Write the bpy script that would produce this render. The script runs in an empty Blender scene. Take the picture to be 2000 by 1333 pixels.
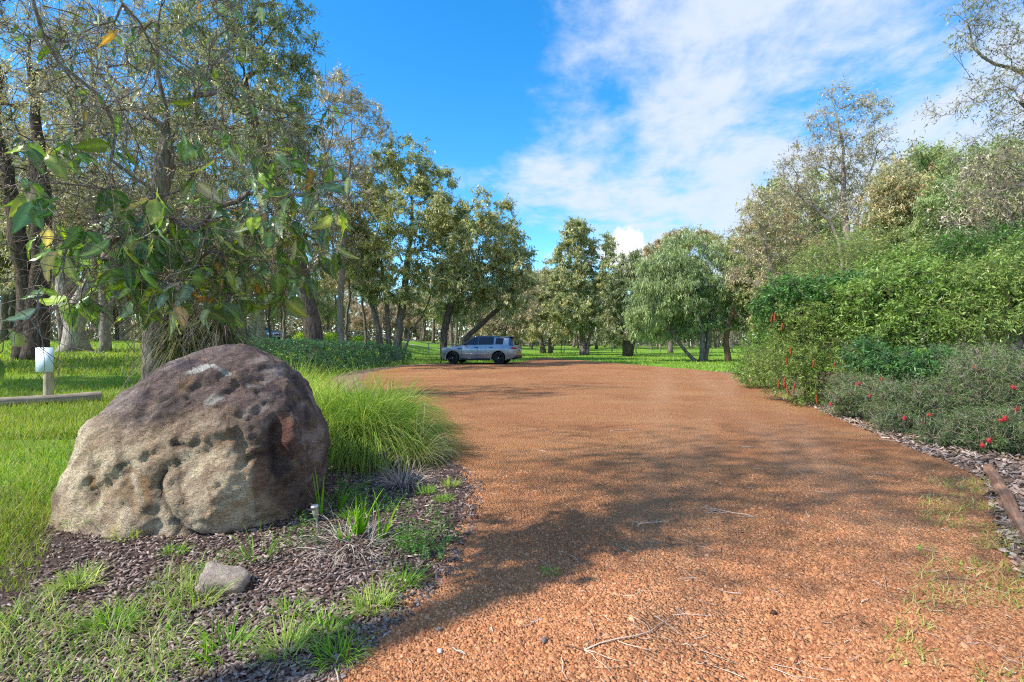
import bpy, bmesh, math, random
import numpy as np
from mathutils import Vector, Matrix

# ------------------------------------------------------------------ camera, sky, sun, exposure
SC = bpy.context.scene
COL = SC.collection
FPX, CAMH, V0 = 1000.0, 1.45, 666.5          # photo pixels per unit slope, eye height, horizon row

cam_d = bpy.data.cameras.new('camera')
cam_d.sensor_width = 36.0
cam_d.lens = 18.0
cam_d.clip_start = 0.05
cam_d.clip_end = 3000.0
cam = bpy.data.objects.new('camera', cam_d)
COL.objects.link(cam)
cam.location = (0, 0, CAMH)
cam.rotation_euler = (math.pi / 2, 0, 0)
SC.camera = cam

SUN_EL = math.radians(43)
sun_h = np.array([-0.93, -0.37])
sun_h = sun_h / np.linalg.norm(sun_h)
TO_SUN = Vector((sun_h[0] * math.cos(SUN_EL), sun_h[1] * math.cos(SUN_EL), math.sin(SUN_EL)))
sun_d = bpy.data.lights.new('sun', 'SUN')
sun_d.energy = 3.05
sun_d.angle = math.radians(0.9)
sun_d.color = (1.0, 0.93, 0.82)
sun = bpy.data.objects.new('sun', sun_d)
COL.objects.link(sun)
sun.location = (-20, -10, 30)
sun.rotation_euler = TO_SUN.to_track_quat('Z', 'Y').to_euler()

SC.view_settings.view_transform = 'Standard'
SC.view_settings.look = 'None'
SC.view_settings.gamma = 1.0
SC.view_settings.use_curve_mapping = False
SC.view_settings.exposure = 1.36
SC.render.engine = 'CYCLES'
SC.cycles.max_bounces = 6
SC.cycles.diffuse_bounces = 3
SC.cycles.glossy_bounces = 2
SC.cycles.transmission_bounces = 3
SC.cycles.sample_clamp_indirect = 6.0
SC.cycles.use_denoising = False
SC.cycles.filter_width = 1.15
SC.cycles.denoiser = 'OPENIMAGEDENOISE'
SC.cycles.denoising_input_passes = 'RGB_ALBEDO_NORMAL'
SC.cycles.denoising_prefilter = 'ACCURATE'


class Nodes:
    """small helper for wiring node trees"""
    def __init__(self, nt):
        self.nt = nt
        nt.nodes.clear()

    def n(self, kind, **kw):
        nd = self.nt.nodes.new(kind)
        for k, v in kw.items():
            setattr(nd, k, v)
        return nd

    def put(self, sock, val):
        if val is None:
            return
        if isinstance(val, bpy.types.NodeSocket):
            self.nt.links.new(val, sock)
        else:
            if isinstance(val, (tuple, list)) and len(val) == 3 and sock.type == 'RGBA':
                val = (*val, 1.0)
            sock.default_value = val

    def math(self, op, a, b=None, c=None, clamp=False):
        nd = self.n('ShaderNodeMath', operation=op, use_clamp=clamp)
        for i, v in enumerate((a, b, c)):
            self.put(nd.inputs[i], v)
        return nd.outputs[0]

    def vmath(self, op, a, b=None):
        nd = self.n('ShaderNodeVectorMath', operation=op)
        self.put(nd.inputs[0], a)
        if b is not None:
            self.put(nd.inputs[1], b)
        return nd.outputs[0]

    def mix(self, f, a, b, blend='MIX'):
        nd = self.n('ShaderNodeMix', data_type='RGBA', blend_type=blend)
        self.put(nd.inputs['Factor'], f)
        self.put(nd.inputs[6], a)
        self.put(nd.inputs[7], b)
        return nd.outputs[2]

    def noise(self, vec, scale, detail=4, rough=0.55, dist=0.0):
        nd = self.n('ShaderNodeTexNoise')
        self.put(nd.inputs['Vector'], vec)
        nd.inputs['Scale'].default_value = scale
        nd.inputs['Detail'].default_value = detail
        nd.inputs['Roughness'].default_value = rough
        nd.inputs['Distortion'].default_value = dist
        return nd.outputs[0]

    def ramp(self, f, stops):
        nd = self.n('ShaderNodeValToRGB')
        el = nd.color_ramp.elements
        while len(el) < len(stops):
            el.new(0.5)
        for e, (p, c) in zip(el, stops):
            e.position = p
            e.color = (c, c, c, 1) if isinstance(c, (int, float)) else (*c, 1)
        self.put(nd.inputs[0], f)
        return nd.outputs[0]

    def smooth(self, x, lo, hi):
        nd = self.n('ShaderNodeMapRange', interpolation_type='SMOOTHSTEP')
        self.put(nd.inputs[0], x)
        nd.inputs[1].default_value = lo
        nd.inputs[2].default_value = hi
        return nd.outputs[0]


world = bpy.data.worlds.new('World')
SC.world = world
world.use_nodes = True
W = Nodes(world.node_tree)
sky_n = W.n('ShaderNodeTexSky', sky_type='NISHITA')
sky_n.sun_disc = False
sky_n.sun_elevation = SUN_EL
sky_n.sun_rotation = math.atan2(TO_SUN.x, TO_SUN.y)
sky_n.altitude = 0
sky_n.air_density = 1.0
sky_n.dust_density = 0.3
sky_n.ozone_density = 1.6
hs = W.n('ShaderNodeHueSaturation')
hs.inputs['Saturation'].default_value = 1.28
hs.inputs['Hue'].default_value = 0.497
W.put(hs.inputs['Color'], W.mix(1.0, sky_n.outputs[0], (0.63, 0.74, 0.84), 'MULTIPLY'))
tc = W.n('ShaderNodeTexCoord')
sp = W.n('ShaderNodeSeparateXYZ')
W.put(sp.inputs[0], tc.outputs['Generated'])
dy = W.math('MAXIMUM', sp.outputs[1], 0.15)
az = W.math('DIVIDE', sp.outputs[0], dy)          # slope to the side
elv = W.math('DIVIDE', sp.outputs[2], dy)         # slope upwards
edge = W.ramp(elv, [(0.0, 0.62), (0.14, 0.62), (0.19, 0.60), (0.225, 0.54), (0.27, 0.40), (0.33, 0.40), (0.37, 0.52), (0.44, 0.60), (0.55, 0.62), (0.68, 0.64)])
edge = W.math('SUBTRACT', edge, 0.5)
stretch = W.n('ShaderNodeCombineXYZ')
den = W.math('ADD', elv, 0.22)
W.put(stretch.inputs[0], W.math('DIVIDE', az, den))
W.put(stretch.inputs[1], W.math('DIVIDE', 1.0, den))
n_big = W.noise(stretch.outputs[0], 1.1, 7, 0.6, 0.35)
n_fine = W.noise(stretch.outputs[0], 4.5, 8, 0.62, 0.2)
fld = W.math('SUBTRACT', az, edge)
fld = W.math('MULTIPLY', fld, 1.5)
fld = W.math('MINIMUM', fld, 0.30)
fld = W.math('ADD', fld, W.math('MULTIPLY', W.math('SUBTRACT', n_big, 0.5), 1.35))
fld = W.math('ADD', fld, W.math('MULTIPLY', W.math('SUBTRACT', n_fine, 0.5), 0.65))
cover = W.smooth(fld, -0.03, 0.32)
cover = W.math('MULTIPLY', cover, 0.92)
cover = W.math('MULTIPLY', cover, W.smooth(sp.outputs[2], -0.02, 0.08))
# one small cumulus low over the trees
ca = W.math('DIVIDE', W.math('SUBTRACT', az, 0.222), 0.055)
ce = W.math('DIVIDE', W.math('SUBTRACT', elv, 0.170), 0.060)
cr = W.math('SQRT', W.math('ADD', W.math('MULTIPLY', ca, ca), W.math('MULTIPLY', ce, ce)))
cn = W.noise(tc.outputs['Generated'], 34, 5, 0.6, 0.3)
cum = W.smooth(W.math('ADD', W.math('SUBTRACT', 0.85, cr), W.math('MULTIPLY', W.math('SUBTRACT', cn, 0.5), 1.5)), -0.08, 0.22)
SKY = 0.15
cloud_col = W.mix(n_fine, (1.75, 2.1, 2.65), (2.35, 2.5, 2.75))
c1 = W.mix(cover, hs.outputs[0], cloud_col)
c2 = W.mix(W.math('MULTIPLY', cum, 0.97), c1, (2.75, 2.77, 2.8))
bg = W.n('ShaderNodeBackground')
W.put(bg.inputs[0], c2)
bg.inputs[1].default_value = SKY
wo = W.n('ShaderNodeOutputWorld')
W.put(wo.inputs[0], bg.outputs[0])


# ------------------------------------------------------------------ numeric helpers
def R(seed):
    return np.random.default_rng(seed)


def at(u, v, Y):
    """the point at depth Y whose place in the photograph is (u, v)"""
    return np.array([(u - 1000) / FPX * Y, Y, CAMH - (v - V0) / FPX * Y])


def unit(a):
    return a / np.maximum(np.linalg.norm(a, axis=-1, keepdims=True), 1e-9)


def sstep(x, a=0.0, b=1.0):
    t = np.clip((np.asarray(x, float) - a) / (b - a), 0, 1)
    return t * t * (3 - 2 * t)


def vnoise(P, seed=0):
    """value noise in -1..1 at points P (n, 3)"""
    P = np.asarray(P, float)
    i = np.floor(P).astype(np.int64)
    f = P - i
    f = f * f * (3 - 2 * f)
    out = 0
    for dx in (0, 1):
        for dy_ in (0, 1):
            for dz in (0, 1):
                h = (i[:, 0] + dx) * 374761393 + (i[:, 1] + dy_) * 668265263 + (i[:, 2] + dz) * 2147483647 + seed * 974711
                h = (h ^ (h >> 13)) * 1274126177
                h = h ^ (h >> 16)
                w = (f[:, 0] if dx else 1 - f[:, 0]) * (f[:, 1] if dy_ else 1 - f[:, 1]) * (f[:, 2] if dz else 1 - f[:, 2])
                out = out + w * ((h & 0xFFFF) / 32767.5 - 1)
    return out


def fbm(P, seed=0, octs=4, gain=0.5, lac=2.03):
    a, s, t = 1.0, 0.0, 0.0
    P = np.asarray(P, float)
    for k in range(octs):
        s = s + a * vnoise(P, seed + 17 * k)
        t += a
        a *= gain
        P = P * lac + 3.7
    return s / t


def fbm2(x, y, scale, seed=0, octs=3):
    return fbm(np.stack([np.ravel(x) * scale, np.ravel(y) * scale, np.full(np.size(x), 0.37)], 1), seed, octs)


def tz(x, y):
    """height of the land: flat at the drive, gently rising on the lawn side"""
    x = np.asarray(x, float)
    y = np.asarray(y, float)
    side = sstep(-x, 7.5, 17)
    rise = np.clip((y - 9) * 0.034, 0, 1.45)
    far = 0.5 * sstep(y, 55, 160)
    return side * rise + far * (1 - side) * 0.9


def mesh_np(name, verts, faces, cols=None, smooth=False):
    """a mesh from numpy arrays; faces: one array (m, k) or a list of them"""
    me = bpy.data.meshes.new(name)
    verts = np.asarray(verts, np.float32)
    if not isinstance(faces, list):
        faces = [faces]
    faces = [np.asarray(f, np.int32) for f in faces if len(f)]
    nl = sum(f.size for f in faces)
    npoly = sum(len(f) for f in faces)
    me.vertices.add(len(verts))
    me.vertices.foreach_set('co', verts.ravel())
    me.loops.add(nl)
    me.loops.foreach_set('vertex_index', np.concatenate([f.ravel() for f in faces]))
    me.polygons.add(npoly)
    st, o = [], 0
    for f in faces:
        st.append(o + np.arange(len(f)) * f.shape[1])
        o += f.size
    me.polygons.foreach_set('loop_start', np.concatenate(st).astype(np.int32))
    if smooth:
        me.polygons.foreach_set('use_smooth', np.ones(npoly, bool))
    if cols is not None:
        a = me.color_attributes.new('col', 'FLOAT_COLOR', 'POINT')
        c = np.ones((len(verts), 4), np.float32)
        c[:, :3] = cols
        a.data.foreach_set('color', c.ravel())
    me.update()
    me.validate()
    return me


def obj(name, me, mat=None, parent=None, loc=None):
    o = bpy.data.objects.new(name, me)
    COL.objects.link(o)
    if mat is not None and me is not None and not me.materials:
        me.materials.append(mat)
    if parent is not None:
        o.parent = parent
    if loc is not None:
        o.location = loc
    return o


def tag(o, label=None, cat=None, group=None, kind=None):
    if label:
        o['label'] = label
    if cat:
        o['category'] = cat
    if group:
        o['group'] = group
    if kind:
        o['kind'] = kind
    return o


def thing(name, label, cat, loc=(0, 0, 0), rotz=0.0, group=None):
    o = bpy.data.objects.new(name, None)
    COL.objects.link(o)
    o.empty_display_size = 0.2
    o.location = [float(v) for v in loc]
    o.rotation_euler = (0, 0, rotz)
    return tag(o, label, cat, group)


class MB:
    """collects faces of several shapes into one mesh"""
    def __init__(self):
        self.v, self.f, self.c, self.n = [], {}, [], 0

    def add(self, verts, faces, col=None):
        verts = np.asarray(verts, float).reshape(-1, 3)
        if not isinstance(faces, list):
            faces = [faces]
        for f in faces:
            f = np.asarray(f, np.int64)
            if f.size:
                self.f.setdefault(f.shape[1], []).append(f + self.n)
        self.v.append(verts)
        if col is not None:
            col = np.asarray(col, float)
            self.c.append(np.broadcast_to(col, (len(verts), 3)))
        self.n += len(verts)

    def mesh(self, name, smooth=False, origin=None):
        v = np.concatenate(self.v)
        if origin is not None:
            v = v - np.asarray(origin)
        c = np.concatenate(self.c) if self.c else None
        return mesh_np(name, v, [np.concatenate(x) for x in self.f.values()], c, smooth)


def box(mb, lo, hi, col=None):
    x0, y0, z0 = lo
    x1, y1, z1 = hi
    v = [(x0, y0, z0), (x1, y0, z0), (x1, y1, z0), (x0, y1, z0), (x0, y0, z1), (x1, y0, z1), (x1, y1, z1), (x0, y1, z1)]
    mb.add(v, np.array([(0, 3, 2, 1), (4, 5, 6, 7), (0, 1, 5, 4), (1, 2, 6, 5), (2, 3, 7, 6), (3, 0, 4, 7)]), col)


def tube(mb, pts, rad, sides=8, col=None, cap=True):
    pts = np.asarray(pts, float)
    n = len(pts)
    rad = np.broadcast_to(np.asarray(rad, float), (n,))
    T = np.gradient(pts, axis=0)
    T = unit(T)
    ref = np.array([0.31, 0.17, 0.05]) if abs(T[0, 2]) > 0.5 else np.array([0.05, 0.1, 1.0])
    N = unit(np.cross(T, ref))
    B = np.cross(T, N)
    a = np.arange(sides) / sides * 2 * np.pi
    ring = pts[:, None] + rad[:, None, None] * (N[:, None] * np.cos(a)[None, :, None] + B[:, None] * np.sin(a)[None, :, None])
    v = ring.reshape(-1, 3)
    i = np.arange(n - 1)[:, None] * sides
    j = np.arange(sides)[None]
    j2 = (j + 1) % sides
    q = np.stack([i + j, i + j2, i + sides + j2, i + sides + j], -1).reshape(-1, 4)
    fs = [q]
    if cap:
        fs += [np.arange(sides)[::-1][None], (np.arange(sides) + (n - 1) * sides)[None]]
    mb.add(v, fs, col)


def lathe(mb, prof, sides=24, axis='z', centre=(0, 0, 0), col=None):
    """prof: list of (radius, height along the axis)"""
    p = np.asarray(prof, float)
    a = np.arange(sides) / sides * 2 * np.pi
    r = p[:, 0][:, None]
    h = np.broadcast_to(p[:, 1][:, None], (len(p), sides))
    x, y = r * np.cos(a), r * np.sin(a)
    v = np.stack({'z': [x, y, h], 'y': [x, h, y], 'x': [h, x, y]}[axis], -1).reshape(-1, 3) + np.asarray(centre)
    i = np.arange(len(p) - 1)[:, None] * sides
    j = np.arange(sides)[None]
    j2 = (j + 1) % sides
    q = np.stack([i + j, i + j2, i + sides + j2, i + sides + j], -1).reshape(-1, 4)
    mb.add(v, q, col)


# ------------------------------------------------------------------ materials
def material(name):
    m = bpy.data.materials.new(name)
    m.use_nodes = True
    return m, Nodes(m.node_tree)


def finish(N, col, rough=0.7, spec=0.3, bump=None, bump_d=0.02, metal=0.0, coat=0.0, strength=1.0, trans_col=None, trans=0.0):
    p = N.n('ShaderNodeBsdfPrincipled')
    N.put(p.inputs['Base Color'], col)
    N.put(p.inputs['Roughness'], rough)
    N.put(p.inputs['Specular IOR Level'], spec)
    N.put(p.inputs['Metallic'], metal)
    N.put(p.inputs['Coat Weight'], coat)
    if bump is not None:
        b = N.n('ShaderNodeBump')
        b.inputs['Distance'].default_value = bump_d
        b.inputs['Strength'].default_value = strength
        N.put(b.inputs['Height'], bump)
        N.put(p.inputs['Normal'], b.outputs[0])
    sh = p.outputs[0]
    if trans > 0:
        t = N.n('ShaderNodeBsdfTranslucent')
        N.put(t.inputs[0], trans_col)
        ms = N.n('ShaderNodeMixShader')
        ms.inputs[0].default_value = trans
        N.nt.links.new(sh, ms.inputs[1])
        N.nt.links.new(t.outputs[0], ms.inputs[2])
        sh = ms.outputs[0]
    o = N.n('ShaderNodeOutputMaterial')
    N.nt.links.new(sh, o.inputs[0])


def m_leaf(name, trans=0.35, rough=0.45, spec=0.35, warm=(1.25, 1.35, 0.55), veins=False):
    m, N = material(name)
    a = N.n('ShaderNodeAttribute', attribute_name='col')
    col = a.outputs['Color']
    if veins:
        t = N.n('ShaderNodeTexCoord')
        nz = N.noise(t.outputs['Object'], 60, 3, 0.6)
        col = N.mix(1.0, col, N.ramp(nz, [(0.3, 0.72), (0.7, 1.22)]), 'MULTIPLY')
    tcv = N.mix(1.0, col, warm, 'MULTIPLY')
    finish(N, col, rough, spec, trans_col=tcv, trans=trans)
    return m


def m_plain(name, col, rough=0.6, spec=0.3, metal=0.0, var=0.15, scale=8.0, bump=0.0, coat=0.0, coords='Object'):
    m, N = material(name)
    t = N.n('ShaderNodeTexCoord')
    nz = N.noise(t.outputs[coords], scale, 5, 0.6)
    c = N.mix(1.0, col, N.ramp(nz, [(0.25, 1 - var), (0.75, 1 + var)]), 'MULTIPLY')
    finish(N, c, rough, spec, nz if bump > 0 else None, bump, metal, coat)
    return m


def m_bark(name, ca, cb, scale=1.0, depth=0.03, blot=None):
    m, N = material(name)
    t = N.n('ShaderNodeTexCoord')
    mp = N.n('ShaderNodeMapping')
    mp.inputs['Scale'].default_value = (9 * scale, 9 * scale, 1.6 * scale)
    N.put(mp.inputs[0], t.outputs['Object'])
    n1 = N.noise(mp.outputs[0], 1.6, 6, 0.65, 0.6)
    n2 = N.noise(t.outputs['Object'], 0.9 * scale, 4, 0.6)
    c = N.mix(N.smooth(n1, 0.36, 0.66), ca, cb)
    if blot:
        c = N.mix(N.smooth(n2, 0.5, 0.62), c, blot)
    finish(N, c, 0.9, 0.15, n1, depth)
    return m


def lerp_cols(n, pal, rng, jit=0.12):
    """n random colours between the entries of a palette (k, 3)"""
    pal = np.asarray(pal, float)
    i = rng.integers(0, len(pal), n)
    j = rng.integers(0, len(pal), n)
    t = rng.random((n, 1))
    return (pal[i] * (1 - t) + pal[j] * t) * (1 + jit * rng.standard_normal((n, 1))).clip(0.5, 1.6)


# ------------------------------------------------------------------ vegetation generators
def leaves(base, direc, L, Wd, rng, cols, fold=0.0):
    """pointed four-cornered leaves: arrays of base points and directions"""
    n = len(base)
    direc = unit(direc)
    side = unit(np.cross(direc, rng.standard_normal((n, 3))))
    L = np.broadcast_to(L, (n,))[:, None]
    Wd = np.broadcast_to(Wd, (n,))[:, None]
    mid = base + direc * L * 0.42
    v = np.stack([base, mid + side * Wd * 0.5, base + direc * L, mid - side * Wd * 0.5], 1)
    f = np.arange(n * 4).reshape(n, 4)
    return v.reshape(-1, 3), f, np.repeat(cols, 4, axis=0)


def blades(base, direc, length, width, rng, cols, segs=2, droop=0.6, tipcol=None):
    """grass blades bending over along their own lean; direc: initial direction (n, 3)"""
    n = len(base)
    direc = unit(direc)
    length = np.broadcast_to(length, (n,)).astype(float)
    width = np.broadcast_to(width, (n,)).astype(float)
    droop = np.broadcast_to(droop, (n,)).astype(float)
    hor = direc.copy()
    hor[:, 2] = 0
    side = unit(np.stack([-hor[:, 1], hor[:, 0], np.zeros(n)], 1) + 0.35 * rng.standard_normal((n, 3)) * np.array([1, 1, .3]))
    pts = [base]
    d = direc.copy()
    p = base.copy()
    step = (length / segs)[:, None]
    for k in range(segs):
        p = p + d * step
        pts.append(p)
        d = d.copy()
        d[:, 2] -= (droop * 1.6 / segs) * (0.5 + k / max(segs - 1, 1))
        d = unit(d)
    V, C = [], []
    for k in range(segs):
        w = (width * (1 - (k / segs) ** 1.6) * 0.5)[:, None]
        V += [pts[k] - side * w, pts[k] + side * w]
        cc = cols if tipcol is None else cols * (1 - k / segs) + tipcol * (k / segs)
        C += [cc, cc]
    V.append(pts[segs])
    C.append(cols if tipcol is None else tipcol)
    m = 2 * segs + 1
    V = np.stack(V, 1).reshape(-1, 3)
    C = np.stack(C, 1).reshape(-1, 3)
    o = np.arange(n)[:, None] * m
    quads = [o + np.array([[2 * k, 2 * k + 1, 2 * k + 3, 2 * k + 2]]) for k in range(segs - 1)]
    tri = o + np.array([[2 * segs - 2, 2 * segs - 1, 2 * segs]])
    fs = [tri]
    if quads:
        fs.append(np.concatenate(quads))
    return V, fs, C


def grow(trunks, targets, rng, seg=0.6, ang=0.7, down=0.9, jit=0.07, zmin=1.0, lift=0.1):
    """a branching skeleton: stems given as polylines, then every target joins the nearest fitting node"""
    cap = 400 + sum(len(t) * 30 for t in trunks) + len(targets) * 60
    P = np.zeros((cap, 3))
    D = np.zeros((cap, 3))
    par = np.full(cap, -1, int)
    n = 0
    stem = np.zeros(cap, bool)
    for tr in trunks:
        tr = np.asarray(tr, float)
        prev = -1
        # smooth the stem by Catmull-like subdivision
        t = np.arange(len(tr))
        ln = np.concatenate([[0], np.cumsum(np.linalg.norm(np.diff(tr, axis=0), axis=1))])
        k = max(3, int(ln[-1] / seg) + 1)
        s = np.interp(np.linspace(0, ln[-1], k), ln, t)
        i0 = np.clip(np.floor(s).astype(int), 0, len(tr) - 2)
        f = (s - i0)[:, None]
        m = np.gradient(tr, axis=0)
        a, b = tr[i0], tr[i0 + 1]
        q = (2 * f ** 3 - 3 * f ** 2 + 1) * a + (f ** 3 - 2 * f ** 2 + f) * m[i0] + (-2 * f ** 3 + 3 * f ** 2) * b + (f ** 3 - f ** 2) * m[i0 + 1]
        q[1:-1] += rng.standard_normal((k - 2, 3)) * seg * 0.05
        dirs = unit(np.gradient(q, axis=0))
        for j in range(k):
            P[n], D[n], par[n], stem[n] = q[j], dirs[j], prev, True
            prev = n
            n += 1
    targets = np.asarray(targets, float)
    d0 = np.linalg.norm(targets[:, None] - P[None, :n], axis=2).min(1)
    tips = []
    for t in targets[np.argsort(d0)]:
        v = t - P[:n]
        d = np.linalg.norm(v, axis=1) + 1e-6
        cosang = (v * D[:n]).sum(1) / d
        cost = d * (1 + ang * (1 - cosang) + down * np.clip(-v[:, 2] / d, 0, 1))
        cost[stem[:n] & (P[:n, 2] < zmin)] += 1e3
        i = int(np.argmin(cost))
        dd = d[i]
        if dd < 0.05:
            continue
        k = max(2, int(dd / seg) + 1)
        p0, dv = P[i].copy(), v[i] / dd
        c = p0 + unit(0.55 * D[i] + 0.6 * dv) * dd * 0.5 + np.array([0, 0, lift * dd])
        s = (np.arange(1, k + 1) / k)[:, None]
        q = (1 - s) ** 2 * p0 + 2 * s * (1 - s) * c + s ** 2 * t
        q[:-1] += rng.standard_normal((k - 1, 3)) * jit * dd / k ** 0.5
        prev = i
        last = p0
        for j in range(k):
            if n >= cap:
                break
            P[n], D[n], par[n] = q[j], (q[j] - last) / (np.linalg.norm(q[j] - last) + 1e-9), prev
            last = q[j]
            prev = n
            n += 1
        tips.append(prev)
    return P[:n], D[:n], par[:n], np.array(tips)


def leaf_tris(base, direc, L, Wd, rng, cols):
    """slim three-cornered leaves for foliage seen from afar"""
    n = len(base)
    direc = unit(direc)
    side = unit(np.cross(direc, rng.standard_normal((n, 3)))) * (np.asarray(Wd) * 0.5)[:, None]
    v = np.stack([base - side, base + side, base + direc * np.asarray(L)[:, None]], 1)
    return v.reshape(-1, 3), np.arange(n * 3).reshape(n, 3), np.repeat(cols, 3, axis=0)


def wood_mesh(mb, P, par, r_base, r_tip, flare=0.0, thick_sides=9, sides_thin=3, knob=0.0, rng=None, stem_r=None, limb=0.60):
    n = len(P)
    cnt = np.zeros(n)
    nchild = np.zeros(n, int)
    for i in range(n - 1, -1, -1):
        if nchild[i] == 0:
            cnt[i] = max(cnt[i], 1)
        if par[i] >= 0:
            cnt[par[i]] += cnt[i]
            nchild[par[i]] += 1
    roots = np.where(par < 0)[0]
    top = cnt[roots].max()
    ex = math.log(max(r_base / r_tip, 1.5)) / math.log(max(top, 2))
    rad = r_tip * cnt ** ex
    main = np.full(n, -1, int)
    for i in range(n):
        p = par[i]
        if p >= 0 and (main[p] < 0 or cnt[i] > cnt[main[p]]):
            main[p] = i
    starts = [i for i in range(n) if par[i] < 0 or main[par[i]] != i]
    for s in starts:
        ch = [s] if par[s] < 0 else [par[s], s]
        c = s
        while main[c] >= 0:
            c = main[c]
            ch.append(c)
        if len(ch) < 2:
            continue
        pts = P[ch]
        r = rad[ch].copy()
        if par[s] >= 0:
            r[0] = min(r[0], r[1] * 1.25)
            r = np.maximum(r * limb, r_tip)
        # a stem keeps narrowing along its own length
        if par[s] < 0:
            h = np.linspace(0, 1, len(r))
            if stem_r is not None:
                r = np.minimum(r, stem_r[list(roots).index(s)] * (1 - 0.8 * h))
            else:
                r = r * (1 - 0.62 * h)
            if flare and pts[0, 2] < 2.0:
                zz = pts[:, 2] - pts[0, 2]
                r = r * (1 + flare * np.exp(-np.maximum(zz, 0) / (r_base * 1.6)))
        rr = r.max()
        sd = thick_sides if rr > 0.09 else (5 if rr > 0.03 else sides_thin)
        if knob and rng is not None and rr > 0.09:
            r = r * (1 + knob * rng.standard_normal(len(r)))
        tube(mb, pts, r, sd, cap=rr > 0.03)
    return rad


def twig_tris(mb, a, b, r):
    """thin three-sided spikes from a to b"""
    n = len(a)
    d = unit(b - a)
    s = unit(np.cross(d, np.array([0.3, 0.5, 0.81])))
    t = np.cross(d, s)
    r = np.broadcast_to(r, (n,))[:, None]
    v = np.stack([a + s * r, a + (-0.5 * s + 0.87 * t) * r, a + (-0.5 * s - 0.87 * t) * r, b], 1).reshape(-1, 3)
    o = np.arange(n)[:, None] * 4
    f = np.concatenate([o + np.array([[0, 1, 3]]), o + np.array([[1, 2, 3]]), o + np.array([[2, 0, 3]])])
    mb.add(v, f)


def clump_points(clumps, n, rng, shell=0.55, flat_low=True):
    """points inside ellipsoids (cx, cy, cz, rx, ry, rz), favouring their outer half; with the index of the clump"""
    c = np.asarray(clumps, float)
    w = (c[:, 3] * c[:, 4] * c[:, 5]) ** 0.75
    k = rng.choice(len(c), n, p=w / w.sum())
    d = unit(rng.standard_normal((n, 3)))
    r = (shell + (1 - shell) * rng.random(n) ** 0.6)[:, None]
    return c[k, :3] + d * r * c[k, 3:], k


DENS = 2.1
BRIGHT = 2.3


def make_tree(name, label, base, trunks, clumps, bark, leafmat, pal, seed, n_targets=160, r_base=0.3, r_tip=0.012, twigs=5, twig_len=0.7,
              per_twig=9, leaf=(0.16, 0.045), droop=0.7, spread=1.0, flare=0.35, zmin=2.0, down=0.9, upright=0.25, cat='tree', group=None,
              seg=0.6, jit=0.07, shell=0.5, bare=0.0, tipmean=None):
    """a whole tree in world coordinates, then shifted to an Empty at its base"""
    rng = R(seed)
    tg, kc = clump_points(clumps, n_targets, rng, shell)
    P, D, par, tips = grow(trunks, tg, rng, seg=seg, zmin=zmin, down=down, jit=jit)
    base = np.asarray(base, float)
    wb = MB()
    rad = wood_mesh(wb, P, par, r_base, r_tip, flare, knob=0.05, rng=rng)
    # twigs at the tips and along the thin branches
    thin = np.where((rad < r_tip * 2.6) & (P[:, 2] > base[2] + zmin))[0]
    src = np.concatenate([np.repeat(tips, twigs), rng.choice(thin, len(tips) * 2 + 1)]) if len(thin) else np.repeat(tips, twigs)
    a = P[src]
    td = unit(D[src] * 0.7 + rng.standard_normal((len(src), 3)) * spread * 0.75 + np.array([0, 0, upright]))
    ln = twig_len * 0.8 * (0.5 + rng.random(len(src)))
    b = a + td * ln[:, None]
    twig_tris(wb, a, b, r_tip * 0.75)
    root = thing(name, label, cat, base, group=group)
    obj('trunk', wb.mesh('trunk', smooth=True, origin=base), bark, root)
    # leaves
    live = rng.random(len(src)) > bare
    a, b, td = a[live], b[live], td[live]
    m = len(a)
    k = int(round(per_twig * DENS))
    s = 0.2 + 0.9 * rng.random((m, k, 1))
    pos = (a[:, None] * (1 - s) + b[:, None] * s).reshape(-1, 3) + rng.standard_normal((m * k, 3)) * twig_len * 0.10
    dr = np.repeat(td, k, axis=0) * 0.4 + rng.standard_normal((m * k, 3)) * 0.65 + np.array([0, 0, -droop])
    # colour: every branch tip has a tone of its own, every leaf varies about it
    tone = lerp_cols(m, np.asarray(pal) * BRIGHT, rng, 0.16)
    cc = np.repeat(tone, k, axis=0) * (1 + 0.20 * rng.standard_normal((m * k, 1))).clip(0.5, 1.7)
    Ls = leaf[0] * 1.2 * (0.6 + 0.7 * rng.random(m * k))
    v, f, c = leaf_tris(pos, dr, Ls, leaf[1] * 1.42 * (0.7 + 0.6 * rng.random(m * k)), rng, cc)
    cm = mesh_np('crown', v - base, f, c)
    obj('crown', cm, leafmat, root)
    return root


def px_tree(name, label, Y, trunks, clumps, bark, leafmat, pal, seed, depth=0.9, dyj=0.35, **kw):
    """a tree described by where its stems and clumps of foliage stand in the photograph, all about depth Y"""
    rng = R(seed + 991)
    tr3 = []
    for t in trunks:
        pts = [at(u, v, Y) for u, v in t]
        off = rng.standard_normal() * 0.1
        for i, p in enumerate(pts):
            p[1] += off * i + (rng.standard_normal() * 0.1 if i else 0)
        pts[0][2] = float(tz(pts[0][0], pts[0][1])) - 0.15
        tr3.append(np.array(pts))
    cl = []
    for (u, v, ru, rv, *fwd) in clumps:
        rx, rz = ru * 1.08 * Y / FPX, rv * 1.08 * Y / FPX
        ry = (rx + rz) * 0.5 * depth
        p = at(u, v, Y)
        k = (rng.random() * 2 - 1) * dyj * rx * 2 + (fwd[0] if fwd else 0)
        s = (Y + k) / Y
        p = np.array([0, 0, CAMH]) + (p - np.array([0, 0, CAMH])) * s
        cl.append((p[0], p[1], p[2], rx * s, ry, rz * s))
    b = tr3[0][0].copy()
    return make_tree(name, label, b, tr3, cl, bark, leafmat, pal, seed, **kw)


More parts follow.
